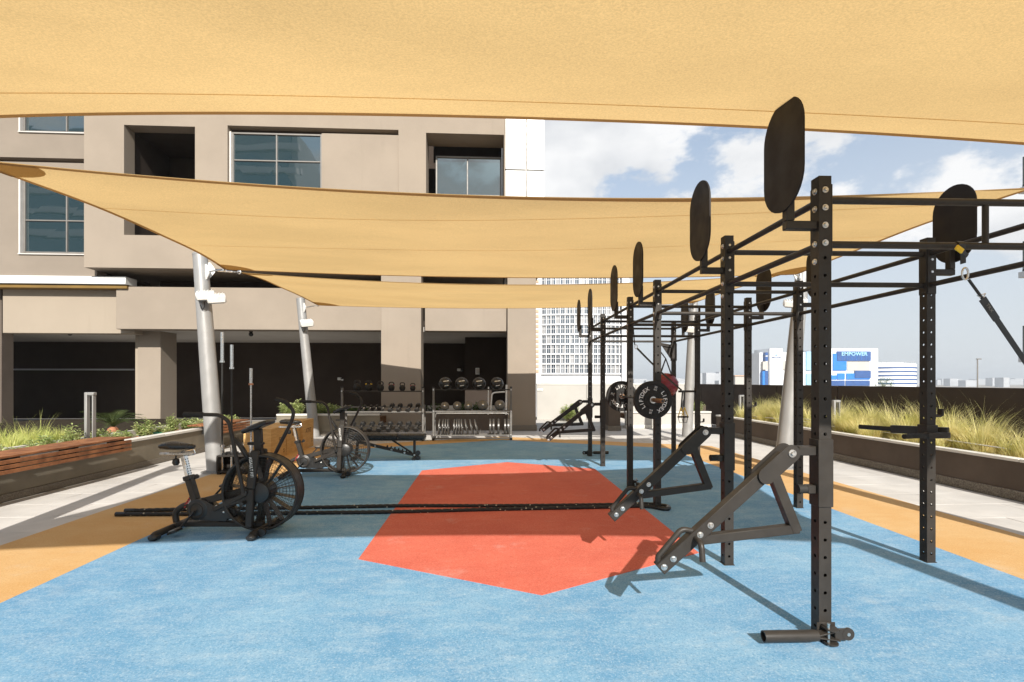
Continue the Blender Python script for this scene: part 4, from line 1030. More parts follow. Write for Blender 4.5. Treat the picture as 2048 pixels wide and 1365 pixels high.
t = thing('suspension_strap', 'black suspension trainer with yellow handles strung across the middle of the rig', 'strap', s0)
L2 = lambda q: Vector(q)-s0
top = Vector((s0.x-.08, PY[3], ZLO)); MB().tube([L2(top), L2(s0)], .008, 6).build('anchor_webbing', M['black2'], t, world=False)
MB().tube([L2(s0+Vector((.02+.02*math.cos(k*.785), 0, -.03+.032*math.sin(k*.785)))) for k in range(8)], .006, 6, closed=True).build('carabiner', M['steel'], t, world=False)
strap(MB(), L2(s0+Vector((.035, 0, -.05))), L2(s1), .03, .03, .02).build('main_strap', M['black2'], t, world=False)
mb = MB(); strap(mb, L2(s1+Vector((0, -.05, 0))), L2(s1+Vector((-.03, -.06, -.32))), .028, .028); strap(mb, L2(s1+Vector((0.03, -.05, 0))), L2(s1+Vector((.02, -.06, -.30))), .028, .028); mb.build('hanging_strap', M['black2'], t, world=False)
for dx in (-.035, .03):
    e = s1+Vector((dx, -.06, -.31)); mb = MB().tube([L2(e), L2(e+Vector((-.05, 0, -.16))), L2(e+Vector((.06, 0, -.16))), L2(e)], .009, 6); mb.build('handle_webbing', M['yellow'], t, world=False)
    MB().cyl(L2(e+Vector((-.06, 0, -.17))), L2(e+Vector((.07, 0, -.17))), .016, n=10).build('handle_grip', M['black_matt'], t, world=False)
    MB().tube([L2(e+Vector((-.05, 0, -.17))), L2(e+Vector((-.03, 0, -.27))), L2(e+Vector((.04, 0, -.27))), L2(e+Vector((.06, 0, -.17)))], .006, 6).build('foot_loop', M['black2'], t, world=False)

# ================================================================== loaded barbell
bz = at(1308, 803, 5.45).z; bxx = XL-h-.055
bb = thing('barbell', 'loaded barbell racked on the left uprights with worn bronze sleeve', 'barbell', (bxx, (PY[2]+PY[3])/2, bz))
bl = .655
MB().cyl((0, -bl, 0), (0, bl, 0), .014, n=14).build('shaft', M['black2'], bb, world=False)
for sg in (-1, 1):
    MB().lathe([(.0, 0), (.036, 0), (.036, .03), (.025, .03), (.025, .40), (.022, .412), (.0, .412)], (0, sg*bl, 0), (0, sg, 0), 24).build('sleeve', M['rust'], bb, world=False)
    MB().lathe([(0, .413), (.016, .413), (.016, .418), (0, .418)], (0, sg*bl, 0), (0, sg, 0), 16).build('end_cap', M['black2'], bb, world=False)
PR = .225
def plate_parts(t, face):       # disc axis local y, lettered face looks to -y (face=-1) or +y
    pf = [(.026, -.026), (.07, -.026), (.075, -.030), (.10, -.030), (.105, -.022), (.178, -.022), (.186, -.030), (PR-.004, -.030), (PR, -.026), (PR, .026), (PR-.004, .030), (.186, .030), (.178, .022), (.105, .022), (.10, .030), (.075, .030), (.07, .026), (.026, .026), (.026, -.026)]
    MB().lathe(pf, (0, 0, 0), (0, 1, 0), 56).build('disc', M['black_matt'], t, world=False)
    MB().lathe([(.0255, -.028), (.040, -.0275), (.040, -.026), (.040, .026), (.040, .0275), (.0255, .028), (.0255, -.028)], (0, 0, 0), (0, 1, 0), 28).build('steel_hub', M['steel'], t, world=False)
    for sg in face:
        rr = .142
        for word, mid in (('LIFTDEX', R(0)), ('LIFTDEX', R(180))):
            mb = MB()
            for i, ch in enumerate(word):
                th_ = -(mid + R(-48) + R(16)*i)     # clockwise from the right-hand side, seen from the face
                rad_ = Vector((math.cos(th_), 0, math.sin(th_))); tan = Vector((math.sin(th_), 0, -math.cos(th_)))
                if sg > 0: rad_.x *= -1; tan.x *= -1
                add_text(mb, ch, .064, basis(Vector((0, sg*.0232, 0))+rad_*rr, tan, rad_), .012)
            mb.build('lettering', M['white'], t, world=False)
        for mid in (90, 270):
            th_ = R(mid); rad_ = Vector((0, 0, math.sin(th_))); tan = Vector((-sg if mid == 90 else sg, 0, 0)); mb = MB()
            add_text(mb, '20', .034, basis(Vector((0, sg*.0232, 0))+rad_*.153, tan, rad_), .006); add_text(mb, 'KG', .028, basis(Vector((0, sg*.0232, 0))+rad_*.123, tan, rad_), .004)
            mb.build('weight_mark', M['white'], t, world=False)
def bumper(loc, lab, face, roll):
    t = thing('bumper_plate', lab, 'weight plate', loc); plate_parts(t, face); t.rotation_euler = (0, roll, 0); return t
bumper((bxx, (PY[2]+PY[3])/2-bl-.062, bz), 'black LIFTDEX bumper plate in front of the third upright on the barbell', (-1, 1), R(12))
bumper((bxx, (PY[2]+PY[3])/2+bl+.062, bz), 'black LIFTDEX bumper plate on the sunlit far end of the barbell', (-1, 1), R(-75))

# the whole rig stands a degree off the line of the paths: turn it with all that hangs on it
RC = Vector((2.94, 6.45, 0)); RM = Matrix.Rotation(R(-1.0), 3, 'Z')
for o in [o for o in bpy.data.objects if o.parent is None and o.name.split('.')[0] in ('training_rig', 'jammer_arm', 'landmine_tube', 'bar_hook', 'dip_bars', 'dip_handle_bar', 'bag_hanger', 'punch_ball', 'suspension_strap', 'barbell', 'bumper_plate')]:
    o.location = RM @ (o.location - RC) + RC; o.rotation_euler.z += R(-1.0)
ORD = ['first', 'second', 'third', 'fourth', 'fifth', 'sixth', 'seventh', 'eighth', 'ninth', 'tenth', 'eleventh']
# ================================================================== battle rope
def rope_path():
    A = [ground(232, 1033), ground(420, 1032), ground(640, 1030), ground(800, 1028), ground(1000, 1023), ground(1200, 1019), ground(1290, 1017)]
    B = [ground(1290, 1012), ground(1200, 1014), ground(1000, 1016), ground(800, 1016), ground(640, 1019), ground(420, 1022), ground(250, 1026)]
    c = Vector((XL, PY[2], 0)); mid = [c+Vector((.05, -.085, 0)), c+Vector((.12, 0, 0)), c+Vector((.05, .085, 0))]
    P_ = [p+Vector((0, 0, .024)) for p in A+mid+B]
    out = []
    for i in range(len(P_)-1):
        p0, p1, p2, p3 = P_[max(i-1, 0)], P_[i], P_[i+1], P_[min(i+2, len(P_)-1)]
        k = max(2, int((p2-p1).length/.012))
        for j in range(k):
            t = j/k; q = .5*((2*p1)+(p2-p0)*t+(2*p0-5*p1+4*p2-p3)*t*t+(3*p1-p0-3*p2+p3)*t**3); q.z = .024; out.append(q)
    return out + [P_[-1]]
pts = rope_path(); mb = MB(); n = 15; vs = []; s = 0
for i, p in enumerate(pts):
    d = (pts[min(i+1, len(pts)-1)]-pts[max(i-1, 0)]).normalized(); sd_ = Vector((-d.y, d.x, 0)); s += .012
    for k in range(n):
        a = 2*math.pi*k/n; r_ = .0185*(1+.27*abs(math.cos(1.5*(a - s*26))))
        vs.append(p + sd_*math.cos(a)*r_ + Vector((0, 0, 1))*math.sin(a)*r_)
m = len(pts)
mb.add(vs, [(i*n+k, i*n+(k+1) % n, (i+1)*n+(k+1) % n, (i+1)*n+k) for i in range(m-1) for k in range(n)])
c0 = pts[0]; rp = thing('battle_rope', 'long black battle rope doubled across the red floor from a rig upright', 'rope', (c0.x+3, c0.y, 0))
mb.build('rope', M['rope'], rp, fix=False)
for a, b in ((0, 14), (m-1, m-15)): MB().tube([pts[a], pts[b]], .026, 14).build('end_sleeve', M['black2'], rp)
mid_ = len(pts)//2
MB().tube(pts[mid_-16:mid_+16], .029, 12).build('anchor_sleeve', M['black2'], rp)

# ================================================================== air bikes
def air_bike():
    t = thing('air_bike', '', 'exercise bike')
    B = lambda mb, nm, mt, par=t: mb.build(nm, M[mt], par, world=False)
    FX, FZ, FR = .417, .415, .372
    # base
    for x, nm in ((-.50, 'rear_foot'), (.44, 'front_foot')):
        f = B(MB().tube([(x, -.30, .045), (x, -.26, .05), (x, .26, .05), (x, .30, .045)], [.024, .034, .034, .024], 14), nm, 'black')
        for sy in (-1, 1):
            B(MB().box((x, sy*.27, .03), (.085, .10, .055), None, .018), 'foot_cap', 'black2', f)
            if x > 0: B(MB().lathe([(.0, -.018), (.038, -.018), (.042, -.01), (.042, .01), (.038, .018), (0, .018)], (x+.06, sy*.20, .055), (0, 1, 0), 18), 'wheel', 'black2', f)
    if True: B(MB().bar((.44, -.18, .055), (.50, -.05, .055), .03, .03, bev=.004), 'foot_brace', 'black')
    B(MB().bar((-.46, 0, .085), (.42, 0, .085), .075, .05, bev=.008), 'base_tube', 'black')
    B(MB().tube(arc_path([(-.47, 0, .10), (-.485, 0, .20), (-.40, 0, .27), (-.27, 0, .29)], .09, 8), .03, 14), 'tail_tube', 'black')
    # main frame
    B(MB().bar((-.24, 0, .22), (-.345, 0, .57), .062, .085, up=(0, 1, 0), bev=.010), 'seat_tube', 'black')
    B(MB().bar((-.335, 0, .53), (-.347, 0, .575), .075, .10, up=(0, 1, 0), bev=.008), 'seat_collar', 'black2')
    B(MB().tube([(-.27, -.02, .55), (-.23, -.05, .575)], [.012, .024], 12), 'adjust_knob', 'black2')
    sp = B(MB().bar((-.343, 0, .56), (-.395, 0, .775), .04, .062, up=(0, 1, 0), bev=.006), 'seat_post', 'chrome')
    for k in range(7): B(MB().cyl((-.352-.006*k+.031, 0, .60+.024*k), (-.350-.006*k+.034, 0, .60+.024*k), .006, n=8), 'index_hole', 'black2', sp)
    B(MB().bar((-.63, 0, .795), (-.29, 0, .795), .05, .028, bev=.005), 'seat_slider', 'steel')
    B(MB().tube(arc_path([(-.42, 0, .815), (-.29, 0, .845), (-.275, 0, .80)], .03), .009, 8), 'saddle_rail', 'chrome')
    B(MB().lathe([(.008, 0), (.008, -.03), (.030, -.04), (.034, -.08), (.022, -.10), (0, -.10)], (-.475, 0, .78), (0, 0, 1), 14), 'slider_knob', 'black2')
    # saddle: lofted
    st = [(-.60, .075, .03, .885), (-.585, .105, .05, .885), (-.53, .118, .06, .888), (-.47, .10, .058, .885), (-.41, .062, .05, .880), (-.35, .040, .042, .878), (-.30, .034, .036, .874), (-.285, .02, .02, .872)]
    mb = MB(); vs = []; n = 16
    for x, w, hh, z in st:
        for k in range(n):
            a = 2*math.pi*k/n; cz = math.sin(a); vs.append((x, w*math.cos(a)*(1 if abs(math.cos(a)) < .99 else 1), z + (hh*.55*cz if cz > 0 else hh*.85*cz)))
    mb.add(vs, [(i*n+k, i*n+(k+1) % n, (i+1)*n+(k+1) % n, (i+1)*n+k) for i in range(len(st)-1) for k in range(n)] + [tuple(range(n)), tuple((len(st)-1)*n+k for k in range(n))])
    B(mb, 'saddle', 'vinyl')
    # crank housing and chain cover
    B(MB().lathe([(0, -.055), (.085, -.055), (.105, -.045), (.108, 0), (.105, .045), (.085, .055), (0, .055)], (-.232, 0, .235), (0, 1, 0), 32), 'crank_housing', 'black2')
    B(MB().lathe([(.06, -.058), (.075, -.064), (.088, -.058)], (-.232, 0, .235), (0, 1, 0), 32), 'housing_ring', 'black')
    B(MB().prism([(-.27, .33), (-.16, .335), (-.02, .25), (.07, .27), (.10, .20), (.06, .12), (-.20, .13), (-.30, .18)], -.045, .045), 'chain_cover', 'black2')
    B(MB().lathe([(0, -.05), (.055, -.05), (.06, -.04), (.06, .04), (.055, .05), (0, .05)], (.10, 0, .20), (0, 1, 0), 24), 'idler_cover', 'black2')
    for x, z in ((-.03, .275), (.04, .215)): B(MB().sphere((x, -.052, z), .013, 10, 6, (1, .6, 1)), 'cover_bolt', 'steel')
    for sy, px, pz in ((-1, -.375, .055), (1, -.06, .435)):
        a = B(MB().bar((-.232, sy*.085, .235), (px, sy*.10, pz), .016, .03, up=(0, 1, 0), bev=.004), 'crank_arm', 'black2')
        B(MB().box((px, sy*.165, pz), (.10, .10, .022), Euler((0, R(-20 if sy < 0 else 5), 0)).to_matrix(), .005), 'pedal', 'black2', a)
        B(MB().box((px, sy*.165, pz+.018), (.06, .104, .012), Euler((0, R(-20 if sy < 0 else 5), 0)).to_matrix(), .003), 'pedal_strap', 'frame', a)
    B(MB().bar((-.2, .0, .31), (.30, 0, .44), .05, .07, bev=.008), 'upper_frame', 'black')
    B(MB().bar((-.06, -.07, .24), (.31, -.085, .415), .022, .045, bev=.006), 'push_rod', 'black')
    B(MB().bar((.0, .07, .26), (.33, .085, .43), .022, .045, bev=.006), 'push_rod', 'black')
    B(MB().box((.18, -.075, .335), (.24, .02, .075), Euler((0, R(-14), 0)).to_matrix(), .01), 'foot_peg_bracket', 'black')
    B(MB().cyl((.30, -.085, .33), (.30, -.20, .33), .02, n=12), 'foot_peg', 'black2')
    # seat stay decal plate
    B(MB().bar((-.37, 0, .25), (-.285, 0, .385), .05, .035, up=(0, 1, 0), bev=.004), 'seat_stay', 'black')
    dv = Vector((.085, 0, .135)).normalized(); up_ = Vector((-.135, 0, .085)).normalized()
    mb = MB(); add_text(mb, 'ASSAULT', .034, basis(Vector((-.345, -.0275, .30)), dv, up_), .012, .8); B(mb, 'red_lettering', 'print_red')
    mb = MB(); add_text(mb, 'FITNESS', .020, basis(Vector((-.312, -.0275, .318)), dv, up_), .008, 1.0); B(mb, 'lettering', 'white')
    # fan cage
    for sy in (-.075, .075):
        B(MB().tube([(FX+FR*math.cos(a), sy, FZ+FR*math.sin(a)) for a in (2*math.pi*k/56 for k in range(56))], .014, 10, closed=True), 'cage_rim', 'black')
        mb = MB()
        for rr in (.13, .165, .20, .235, .27, .305, .335):
            mb.tube([(FX+rr*math.cos(a), sy*1.08, FZ+rr*math.sin(a)) for a in (2*math.pi*k/40 for k in range(40))], .0017, 5, closed=True)
        for k in range(48):
            a = 2*math.pi*k/48; mb.tube([(FX+.09*math.cos(a), sy*1.12, FZ+.09*math.sin(a)), (FX+FR*math.cos(a+.06), sy, FZ+FR*math.sin(a+.06))], .0017, 5, cap=False)
        B(mb, 'cage_wires', 'black')
    B(MB().lathe([(FR+.004, -.07), (FR+.008, -.07), (FR+.008, .07), (FR+.004, .07)], (FX, 0, FZ), (0, 1, 0), 56), 'cage_band', 'black')
    for k in range(16):
        a = 2*math.pi*k/16+.2; ca, sa = math.cos(a), math.sin(a)
        rot = Matrix(((ca, 0, -sa), (0, 1, 0), (sa, 0, ca)))
        B(MB().box((FX+ca*.22, 0, FZ+sa*.22), (.25, .09, .003), rot, .001), 'fan_blade', 'black2')
    B(MB().lathe([(0, -.11), (.07, -.11), (.10, -.095), (.108, -.07), (.108, .07), (.10, .095), (.07, .11), (0, .11)], (FX, 0, FZ), (0, 1, 0), 36), 'fan_hub', 'black2')
    # fork legs, mast, cover with lettering
    for sy in (-1, 1):
        B(MB().bar((.335, sy*.115, .08), (.345, sy*.115, .46), .045, .07, up=(1, 0, 0), bev=.008), 'fork_leg', 'black')
        B(MB().bar((.345, sy*.115, .46), (.375, sy*.075, .84), .04, .085, up=(1, 0, 0), bev=.012), 'fork_cover', 'black')
        mb = MB(); add_text(mb, 'ASSAULT FITNESS', .042, basis(Vector((.357, sy*.122, .645)), (.03, -sy*.105*0, -.38) if sy < 0 else (.03, 0, .38), (1, 0, 0.08) if sy < 0 else (-1, 0, .08)), .008, .82)
        B(mb, 'lettering', 'white')
        B(MB().cyl((.30, sy*.11, .43), (.30, sy*.155, .43), .03, n=16), 'lever_pivot', 'black2')
    B(MB().bar((.372, 0, .76), (.362, 0, 1.05), .06, .075, up=(1, 0, 0), bev=.008), 'mast', 'black')
    B(MB().box((.34, 0, .90), (.16, .05, .03), None, .006), 'cross_tie', 'black')
    c = B(MB().box((.365, 0, 1.075), (.27, .22, .045), Euler((0, R(-22), 0)).to_matrix(), .014), 'console', 'black2')
    B(MB().box((.352, 0, 1.10), (.15, .14, .006), Euler((0, R(-22), 0)).to_matrix(), .002), 'display', 'lampglass', c)
    B(MB().bar((.16, -.06, .97), (.30, -.07, .76), .055, .04, bev=.012), 'bottle_holder', 'black2')
    # arm levers
    B(MB().tube(arc_path([(.295, -.15, .43), (.265, -.16, .60), (.175, -.19, 1.14), (.10, -.21, 1.205), (-.23, -.24, 1.215)], .07, 7), .0185, 14), 'arm_lever', 'black')
    B(MB().tube([(-.06, -.226, 1.211), (-.235, -.24, 1.2155)], .0225, 12), 'grip', 'black_matt')
    B(MB().tube(arc_path([(.305, .15, .43), (.40, .17, .66), (.62, .20, 1.12), (.64, .20, 1.22), (.545, .21, 1.315), (.44, .22, 1.34)], .06, 7), .0185, 14), 'arm_lever', 'black')
    B(MB().tube([(.60, .205, 1.26), (.545, .21, 1.317), (.44, .22, 1.342)], .0225, 12), 'grip', 'black_matt')
    return t
bike = air_bike(); index_kids()
p1 = W(-2.95, 5.04, .006); bike.location = p1; bike.rotation_euler.z = R(-3)
tag(bike, 'black air bike straddling the gold and blue floor beside the rope end', 'exercise bike', 'air bikes')
b2 = copy_tree(bike); b2.location = W(-3.14, 8.06, .006); b2.rotation_euler.z = R(3)
tag(b2, 'black air bike standing before the plywood boxes and the bench', 'exercise bike', 'air bikes')

# ================================================================== vertical barbell holder
hb = ground(470, 949); hx, hy = hb.x, hb.y+.12
t = thing('bar_holder', 'black box holder for upright barbells at the foot of the silver pole', 'bar holder', (hx, hy, 0))
MB().bounds(hx-.29, hx+.29, hy-.14, hy+.14, .03, .05).build('bottom_plate', M['black'], t); MB().bounds(hx-.29, hx+.29, hy-.14, hy+.14, .29, .315, .004).build('top_plate', M['black'], t)
for a in (-.28, .28): MB().bounds(hx+a-.012, hx+a+.012, hy-.14, hy+.14, .051, .289).build('side_plate', M['black'], t)
MB().bounds(hx-.265, hx+.265, hy+.125, hy+.138, .051, .289).build('back_plate', M['black'], t)
mb = MB(); [mb.box((hx+a, hy+b, .015), (.05, .05, .03), None, .004) for a in (-.26, .26) for b in (-.11, .11)]; mb.build('feet', M['black_matt'], t)
for a in (-.20, -.07, .07, .20):
    for b in (-.06, .06): MB().lathe([(.030, 0), (.040, 0), (.040, .035), (.030, .035), (.030, 0)], (hx+a, hy+b, .3155), (0, 0, 1), 16).build('socket', M['black2'], t)
def upbar(px, pyt, pyc, mat, shaft, lab, d, zlow, col):
    p = at(px, HOR, d); zt = at(px, pyt, d).z; zc = at(px, pyc, d).z
    t = thing('barbell', lab, 'barbell', (p.x, p.y, .06))
    MB().cyl((0, 0, zc-.06), (0, 0, zt-.06), .0255, n=18).build('sleeve', M[mat], t, world=False)
    MB().lathe([(.014, -.03), (.037, -.03), (.037, .0), (.026, .0)], (0, 0, zc-.06), (0, 0, 1), 20).build('collar', M[col], t, world=False)
    MB().cyl((0, 0, .42), (0, 0, zc-.08), .0145, n=12).build('shaft', M[shaft], t, world=False)
    MB().lathe([(.0, 0), (.025, 0), (.025, .38), (.037, .38), (.037, .42), (.0, .42)], (0, 0, 0), (0, 0, 1), 18).build('lower_sleeve', M[mat], t, world=False)
dh_ = 8.28
upbar(444.5, 665, 722, 'chrome', 'black2', 'tallest chrome sleeved barbell upright in the box holder by the silver pole', dh_, 0, 'chrome')
upbar(463.5, 690, 735, 'chrome', 'black2', 'chrome sleeved barbell with black shaft standing in the middle of the holder', dh_, 0, 'chrome')
upbar(502, 737, 767, 'steel', 'steel', 'all silver barbell with copper collar upright at the right of the holder', dh_, 0, 'orange')

# ================================================================== plyometric boxes
c0 = ground(541, 923); bw, bh = .51, .62
def plyo(x1, y0, L_, hh, lab, texts, rz):
    t = thing('plyo_box', lab, 'plyo box', (x1-bw/2, y0+L_/2, 0), rz); th_ = .018
    hx_, hy_ = bw/2, L_/2
    MB().bounds(-hx_, hx_, -hy_, -hy_+th_, 0, hh-th_, .0015).build('front_panel', M['ply'], t, world=False)
    MB().bounds(-hx_, hx_, hy_-th_, hy_, 0, hh-th_, .0015).build('back_panel', M['ply'], t, world=False)
    for s_ in (-1, 1): MB().bounds(s_*hx_-(th_ if s_ > 0 else 0), s_*hx_+(th_ if s_ < 0 else 0), -hy_+th_+.0005, hy_-th_-.0005, 0, hh-th_-.0005, .0015).build('side_panel', M['ply'], t, world=False)
    MB().bounds(-hx_-.002, hx_+.002, -hy_-.002, hy_+.002, hh-th_+.0005, hh, .002).build('top_panel', M['ply'], t, world=False)
    for (s_, size, face, u, z) in texts:
        mb = MB()
        if face == 'side': B_ = basis((hx_+.0006, u, z), (0, 1, 0), (0, 0, 1))
        elif face == 'side_up': B_ = basis((hx_+.0006, u, z), (0, 0, 1), (0, -1, 0))
        else: B_ = basis((u, -hy_-.0006, z), (0, 0, 1), (-1, 0, 0))
        add_text(mb, s_, size, B_, .008); mb.build('lettering', M['ink'], t, world=False)
    return t
plyo(c0.x, c0.y, .76, bh, 'plywood jump box marked 20, first in the row behind the air bikes', (('20', .14, 'front', .05, .33), ('FIT', .13, 'side', .10, .36), ('24', .09, 'side_up', .26, .12)), R(1))
plyo(c0.x-.01, c0.y+.78, .76, bh, 'plain plywood jump box in the middle of the row of three', (('ATFIT', .11, 'side', .05, .40), ('30', .09, 'side_up', .26, .12)), R(1))
plyo(c0.x+.03, c0.y+1.56, .76, bh+.03, 'plywood jump box marked ATFIT, last in the row by the silver pole', (('ATFIT', .15, 'side', 0, .40), ('24', .09, 'side_up', .26, .15)), R(2))

# ================================================================== adjustable bench
bd = 9.8; pA = at(705, HOR, bd); pB = at(848, HOR, bd)
ben = thing('weight_bench', 'black adjustable weight bench with toothed frame before the dumbbell rack', 'weight bench', at(830, HOR, bd)*1.0)
ben.location.z = 0; ben.rotation_euler.z = -TH
Bn = lambda mb, nm, mt, par=ben: mb.build(nm, M[mt], par, world=False)
def bl_(px, py): return Vector(((px-830)/F*bd, 0, H+(HOR-py)/F*bd))
a, b = bl_(700, 873), bl_(797, 873); Bn(MB().bounds(a.x, b.x-.01, -.13, .13, a.z-.045, a.z+.045, .022), 'back_pad', 'vinyl'); Bn(MB().bounds(b.x+.01, bl_(851, 873).x, -.13, .13, a.z-.045, a.z+.045, .022), 'seat_pad', 'vinyl')
Bn(MB().bounds(a.x+.05, bl_(845, 0).x, -.035, .035, a.z-.085, a.z-.046, .004), 'pad_rail', 'black')
e0, e1 = bl_(716, 884), bl_(833, 911); Bn(MB().bar(e0, e1, .06, .055, bev=.004), 'main_beam', 'black')
f0, f1 = bl_(785, 881), bl_(824, 906); Bn(MB().bar(f0, f1, .035, .03, bev=.003), 'adjust_strut', 'black')
for k in range(7):
    p = e0+(e1-e0)*(.50+.065*k)+Vector((0, 0, .045)); Bn(MB().prism([(-.016, -.02), (.016, -.02), (.010, .022), (-.002, .022)], -.02, .02, Matrix.Translation(p)), 'tooth', 'black')
Bn(MB().bar(bl_(829, 880), bl_(829, 915), .05, .045, up=(1, 0, 0), bev=.004), 'rear_post', 'black')
Bn(MB().bar(bl_(831, 917)+Vector((0, -.22, .02)), bl_(831, 917)+Vector((0, .22, .02)), .05, .06, bev=.006), 'cross_foot', 'black')
Bn(MB().bar(bl_(712, 917)+Vector((0, -.25, .02)), bl_(712, 917)+Vector((0, .25, .02)), .05, .06, bev=.006), 'cross_foot', 'black'); Bn(MB().bar(bl_(712, 915), bl_(716, 882), .05, .05, up=(1, 0, 0), bev=.004), 'front_post', 'black')
for k in (.30, .58, .80, .97):
    p = e0+(e1-e0)*k; place('bolt', bolt_m, None, ben, p+Vector((0, -.031, 0)), (R(90), 0, 0))
for z in (904, 914): Bn(MB().lathe([(.0, -.02), (.045, -.02), (.05, 0), (.045, .02), (0, .02)], bl_(838, z)+Vector((.01, -.15, 0)), (0, 1, 0), 18), 'wheel', 'black2')

# ================================================================== dumbbell rack
def upright_pair(t, x, y, tone_='rack', ht=1.37):
    MB().bar((x, y, .06), (x, y+.02, ht), .055, .055, up=(1, 0, 0), bev=.006).build('upright', M[tone_], t)
    MB().bar((x, y-.12, .035), (x, y+.42, .035), .06, .06, bev=.006).build('foot', M['black2'], t)
    MB().bar((x, y+.40, .06), (x, y+.36, .9), .045, .045, up=(1, 0, 0), bev=.006).build('rear_upright', M[tone_], t)
    MB().cyl((x, y+.01, ht+.0), (x, y+.01, ht+.03), .035, n=14).build('cap', M['black2'], t)
ry = 12.95; x0, x1 = onY(684, HOR, ry).x, onY(846, HOR, ry).x
dr = thing('dumbbell_rack', 'three tier grey rack with kettlebells above two rows of dumbbells', 'rack', ((x0+x1)/2, ry, 0))
for x in (x0, x1): upright_pair(dr, x, ry)
def zr(py): return onY(800, py, ry).z
TOPZ = zr(782)
MB().bounds(x0+.03, x1-.03, ry-.02, ry+.30, TOPZ-.03, TOPZ, .005).build('top_shelf', M['black'], dr)
tiers = []
for py, nm in ((824, 'middle'), (862, 'lower')):
    z = zr(py)
    for dy, dz in ((-.05, 0), (.22, .115)): MB().bar((x0+.03, ry+dy, z+dz), (x1-.03, ry+dy, z+dz), .05, .04, bev=.006).build('dumbbell_rail', M['rack'] if nm == 'middle' else M['black'], dr)
    tiers.append(z)
for x in (x0, x1):
    for z in tiers: MB().bar((x, ry-.06, z-.02), (x, ry+.34, z+.15), .03, .05, bev=.004).build('side_arm', M['rack'], dr)
    for z in (TOPZ-.01, tiers[0], tiers[1]): place('bolt', bolt_m, None, dr, Vector((x, ry-.03, z))-ORG[dr.name], (R(90), 0, 0))
def dumbbell(x, z, r_, L_, k, lab, grp):
    t = thing('dumbbell', lab, 'dumbbell', (x, ry+.085, z + r_*.5 + .065), 0, grp); t.rotation_euler = (R(23), 0, R(rnd.uniform(-5, 5)))
    for sg in (-1, 1):
        o = Vector((0, sg*L_*.5, 0))
        MB().lathe([(0, -L_*.19), (r_*.80, -L_*.19), (r_, -L_*.13), (r_, L_*.13), (r_*.80, L_*.19), (0, L_*.19)], o, (0, 1, 0), 6).build('head', M['black2'], t, world=False, ang=20)
    MB().tube([(0, -L_*.32, 0), (0, 0, 0), (0, L_*.32, 0)], [.014, .018, .014], 12).build('handle', M['chrome'], t, world=False)
def px_x(px): return onY(px, HOR, ry).x
for i, px in enumerate((726, 739, 751, 765, 781, 798, 817, 834)):
    s = .042 if i < 4 else .068
    dumbbell(px_x(px), tiers[0], s, .24 if i < 4 else .27, i, ('small' if i < 4 else 'large')+' hex dumbbell on the middle shelf, '+ORD[7-i]+' from the right upright', 'small dumbbells on the middle shelf' if i < 4 else 'large dumbbells on the middle shelf')
for i in range(8): dumbbell(px_x(703+18.6*i), tiers[1], .076, .30, i, 'heavy hex dumbbell on the lowest shelf, '+ORD[7-i]+' from the right upright', 'heavy dumbbells on the lowest shelf')
# kettlebells
for i, (px, s, hc) in enumerate(((712, 1.15, None), (735, 1.08, 'yellow'), (759, 1.02, None), (781, .95, 'maroon'), (803, .90, None), (824, .82, 'maroon'))):
    lab = ('largest black kettlebell on the top shelf of the dumbbell rack', 'black kettlebell with yellow rings on the top rack shelf', 'third largest black kettlebell on the top rack shelf', 'black kettlebell with dark red rings beside the pier edge on the top shelf',
           'second smallest kettlebell on the top rack shelf', 'smallest kettlebell at the right end of the top rack shelf')[i]
    t = thing('kettlebell', lab, 'kettlebell', (px_x(px), ry+.13, TOPZ), R(rnd.uniform(-12, 12))); r_ = .088*s
    MB().lathe([(0, 0), (r_*.62, 0), (r_*.92, r_*.45), (r_, r_*.9), (r_*.92, r_*1.35), (r_*.62, r_*1.72), (r_*.2, r_*1.88), (0, r_*1.9)], n=24).build('body', M['black_matt'], t, world=False)
    MB().tube(arc_path([(-r_*.62, 0, r_*1.45), (-r_*.80, 0, r_*2.2), (-r_*.5, 0, r_*2.62), (r_*.5, 0, r_*2.62), (r_*.80, 0, r_*2.2), (r_*.62, 0, r_*1.45)], .04*s, 6), .0155*s, 12).build('handle', M['black'], t, world=False)
    if hc:
        for sg in (-1, 1): MB().lathe([(.017*s, -.012), (.021*s, -.010), (.021*s, .010), (.017*s, .012)], (sg*r_*.72, 0, r_*1.85), (sg*.18, 0, .7), 14).build('colour_ring', M[hc], t, world=False)
# ================================================================== ball and plate rack
ry2 = 13.0; y0_, y1_ = onY(867, HOR, ry2).x, onY(1022, HOR, ry2).x
br = thing('storage_rack', 'grey storage rack of balls above bumper plates, right of the dumbbells', 'rack', ((y0_+y1_)/2, ry2, 0))
for x in (y0_, y1_): upright_pair(br, x, ry2)
def z2(py): return onY(940, py, ry2).z
for dy in (.02, .26): MB().bar((y0_+.03, ry2+dy, z2(780)), (y1_-.03, ry2+dy, z2(780)), .03, .03, bev=.004).build('top_rail', M['black'], br)
zm = z2(823)
for dy in (.0, .25): MB().bar((y0_+.03, ry2+dy, zm), (y1_-.03, ry2+dy, zm), .04, .035, bev=.006).build('middle_rail', M['rack'], br)
MB().tube(arc_path([(y0_+.05, ry2-.01, zm-.16), (y0_+.06, ry2-.01, zm-.055), (y1_-.10, ry2-.01, zm-.055), (y1_-.06, ry2-.01, zm-.09)], .05), .014, 8).build('guard_tube', M['rack'], br)
zl = z2(871)
for dy in (-.02, .26): MB().bar((y0_+.03, ry2+dy, zl), (y1_-.03, ry2+dy, zl), .045, .035, bev=.006).build('lower_rail', M['rack'], br)
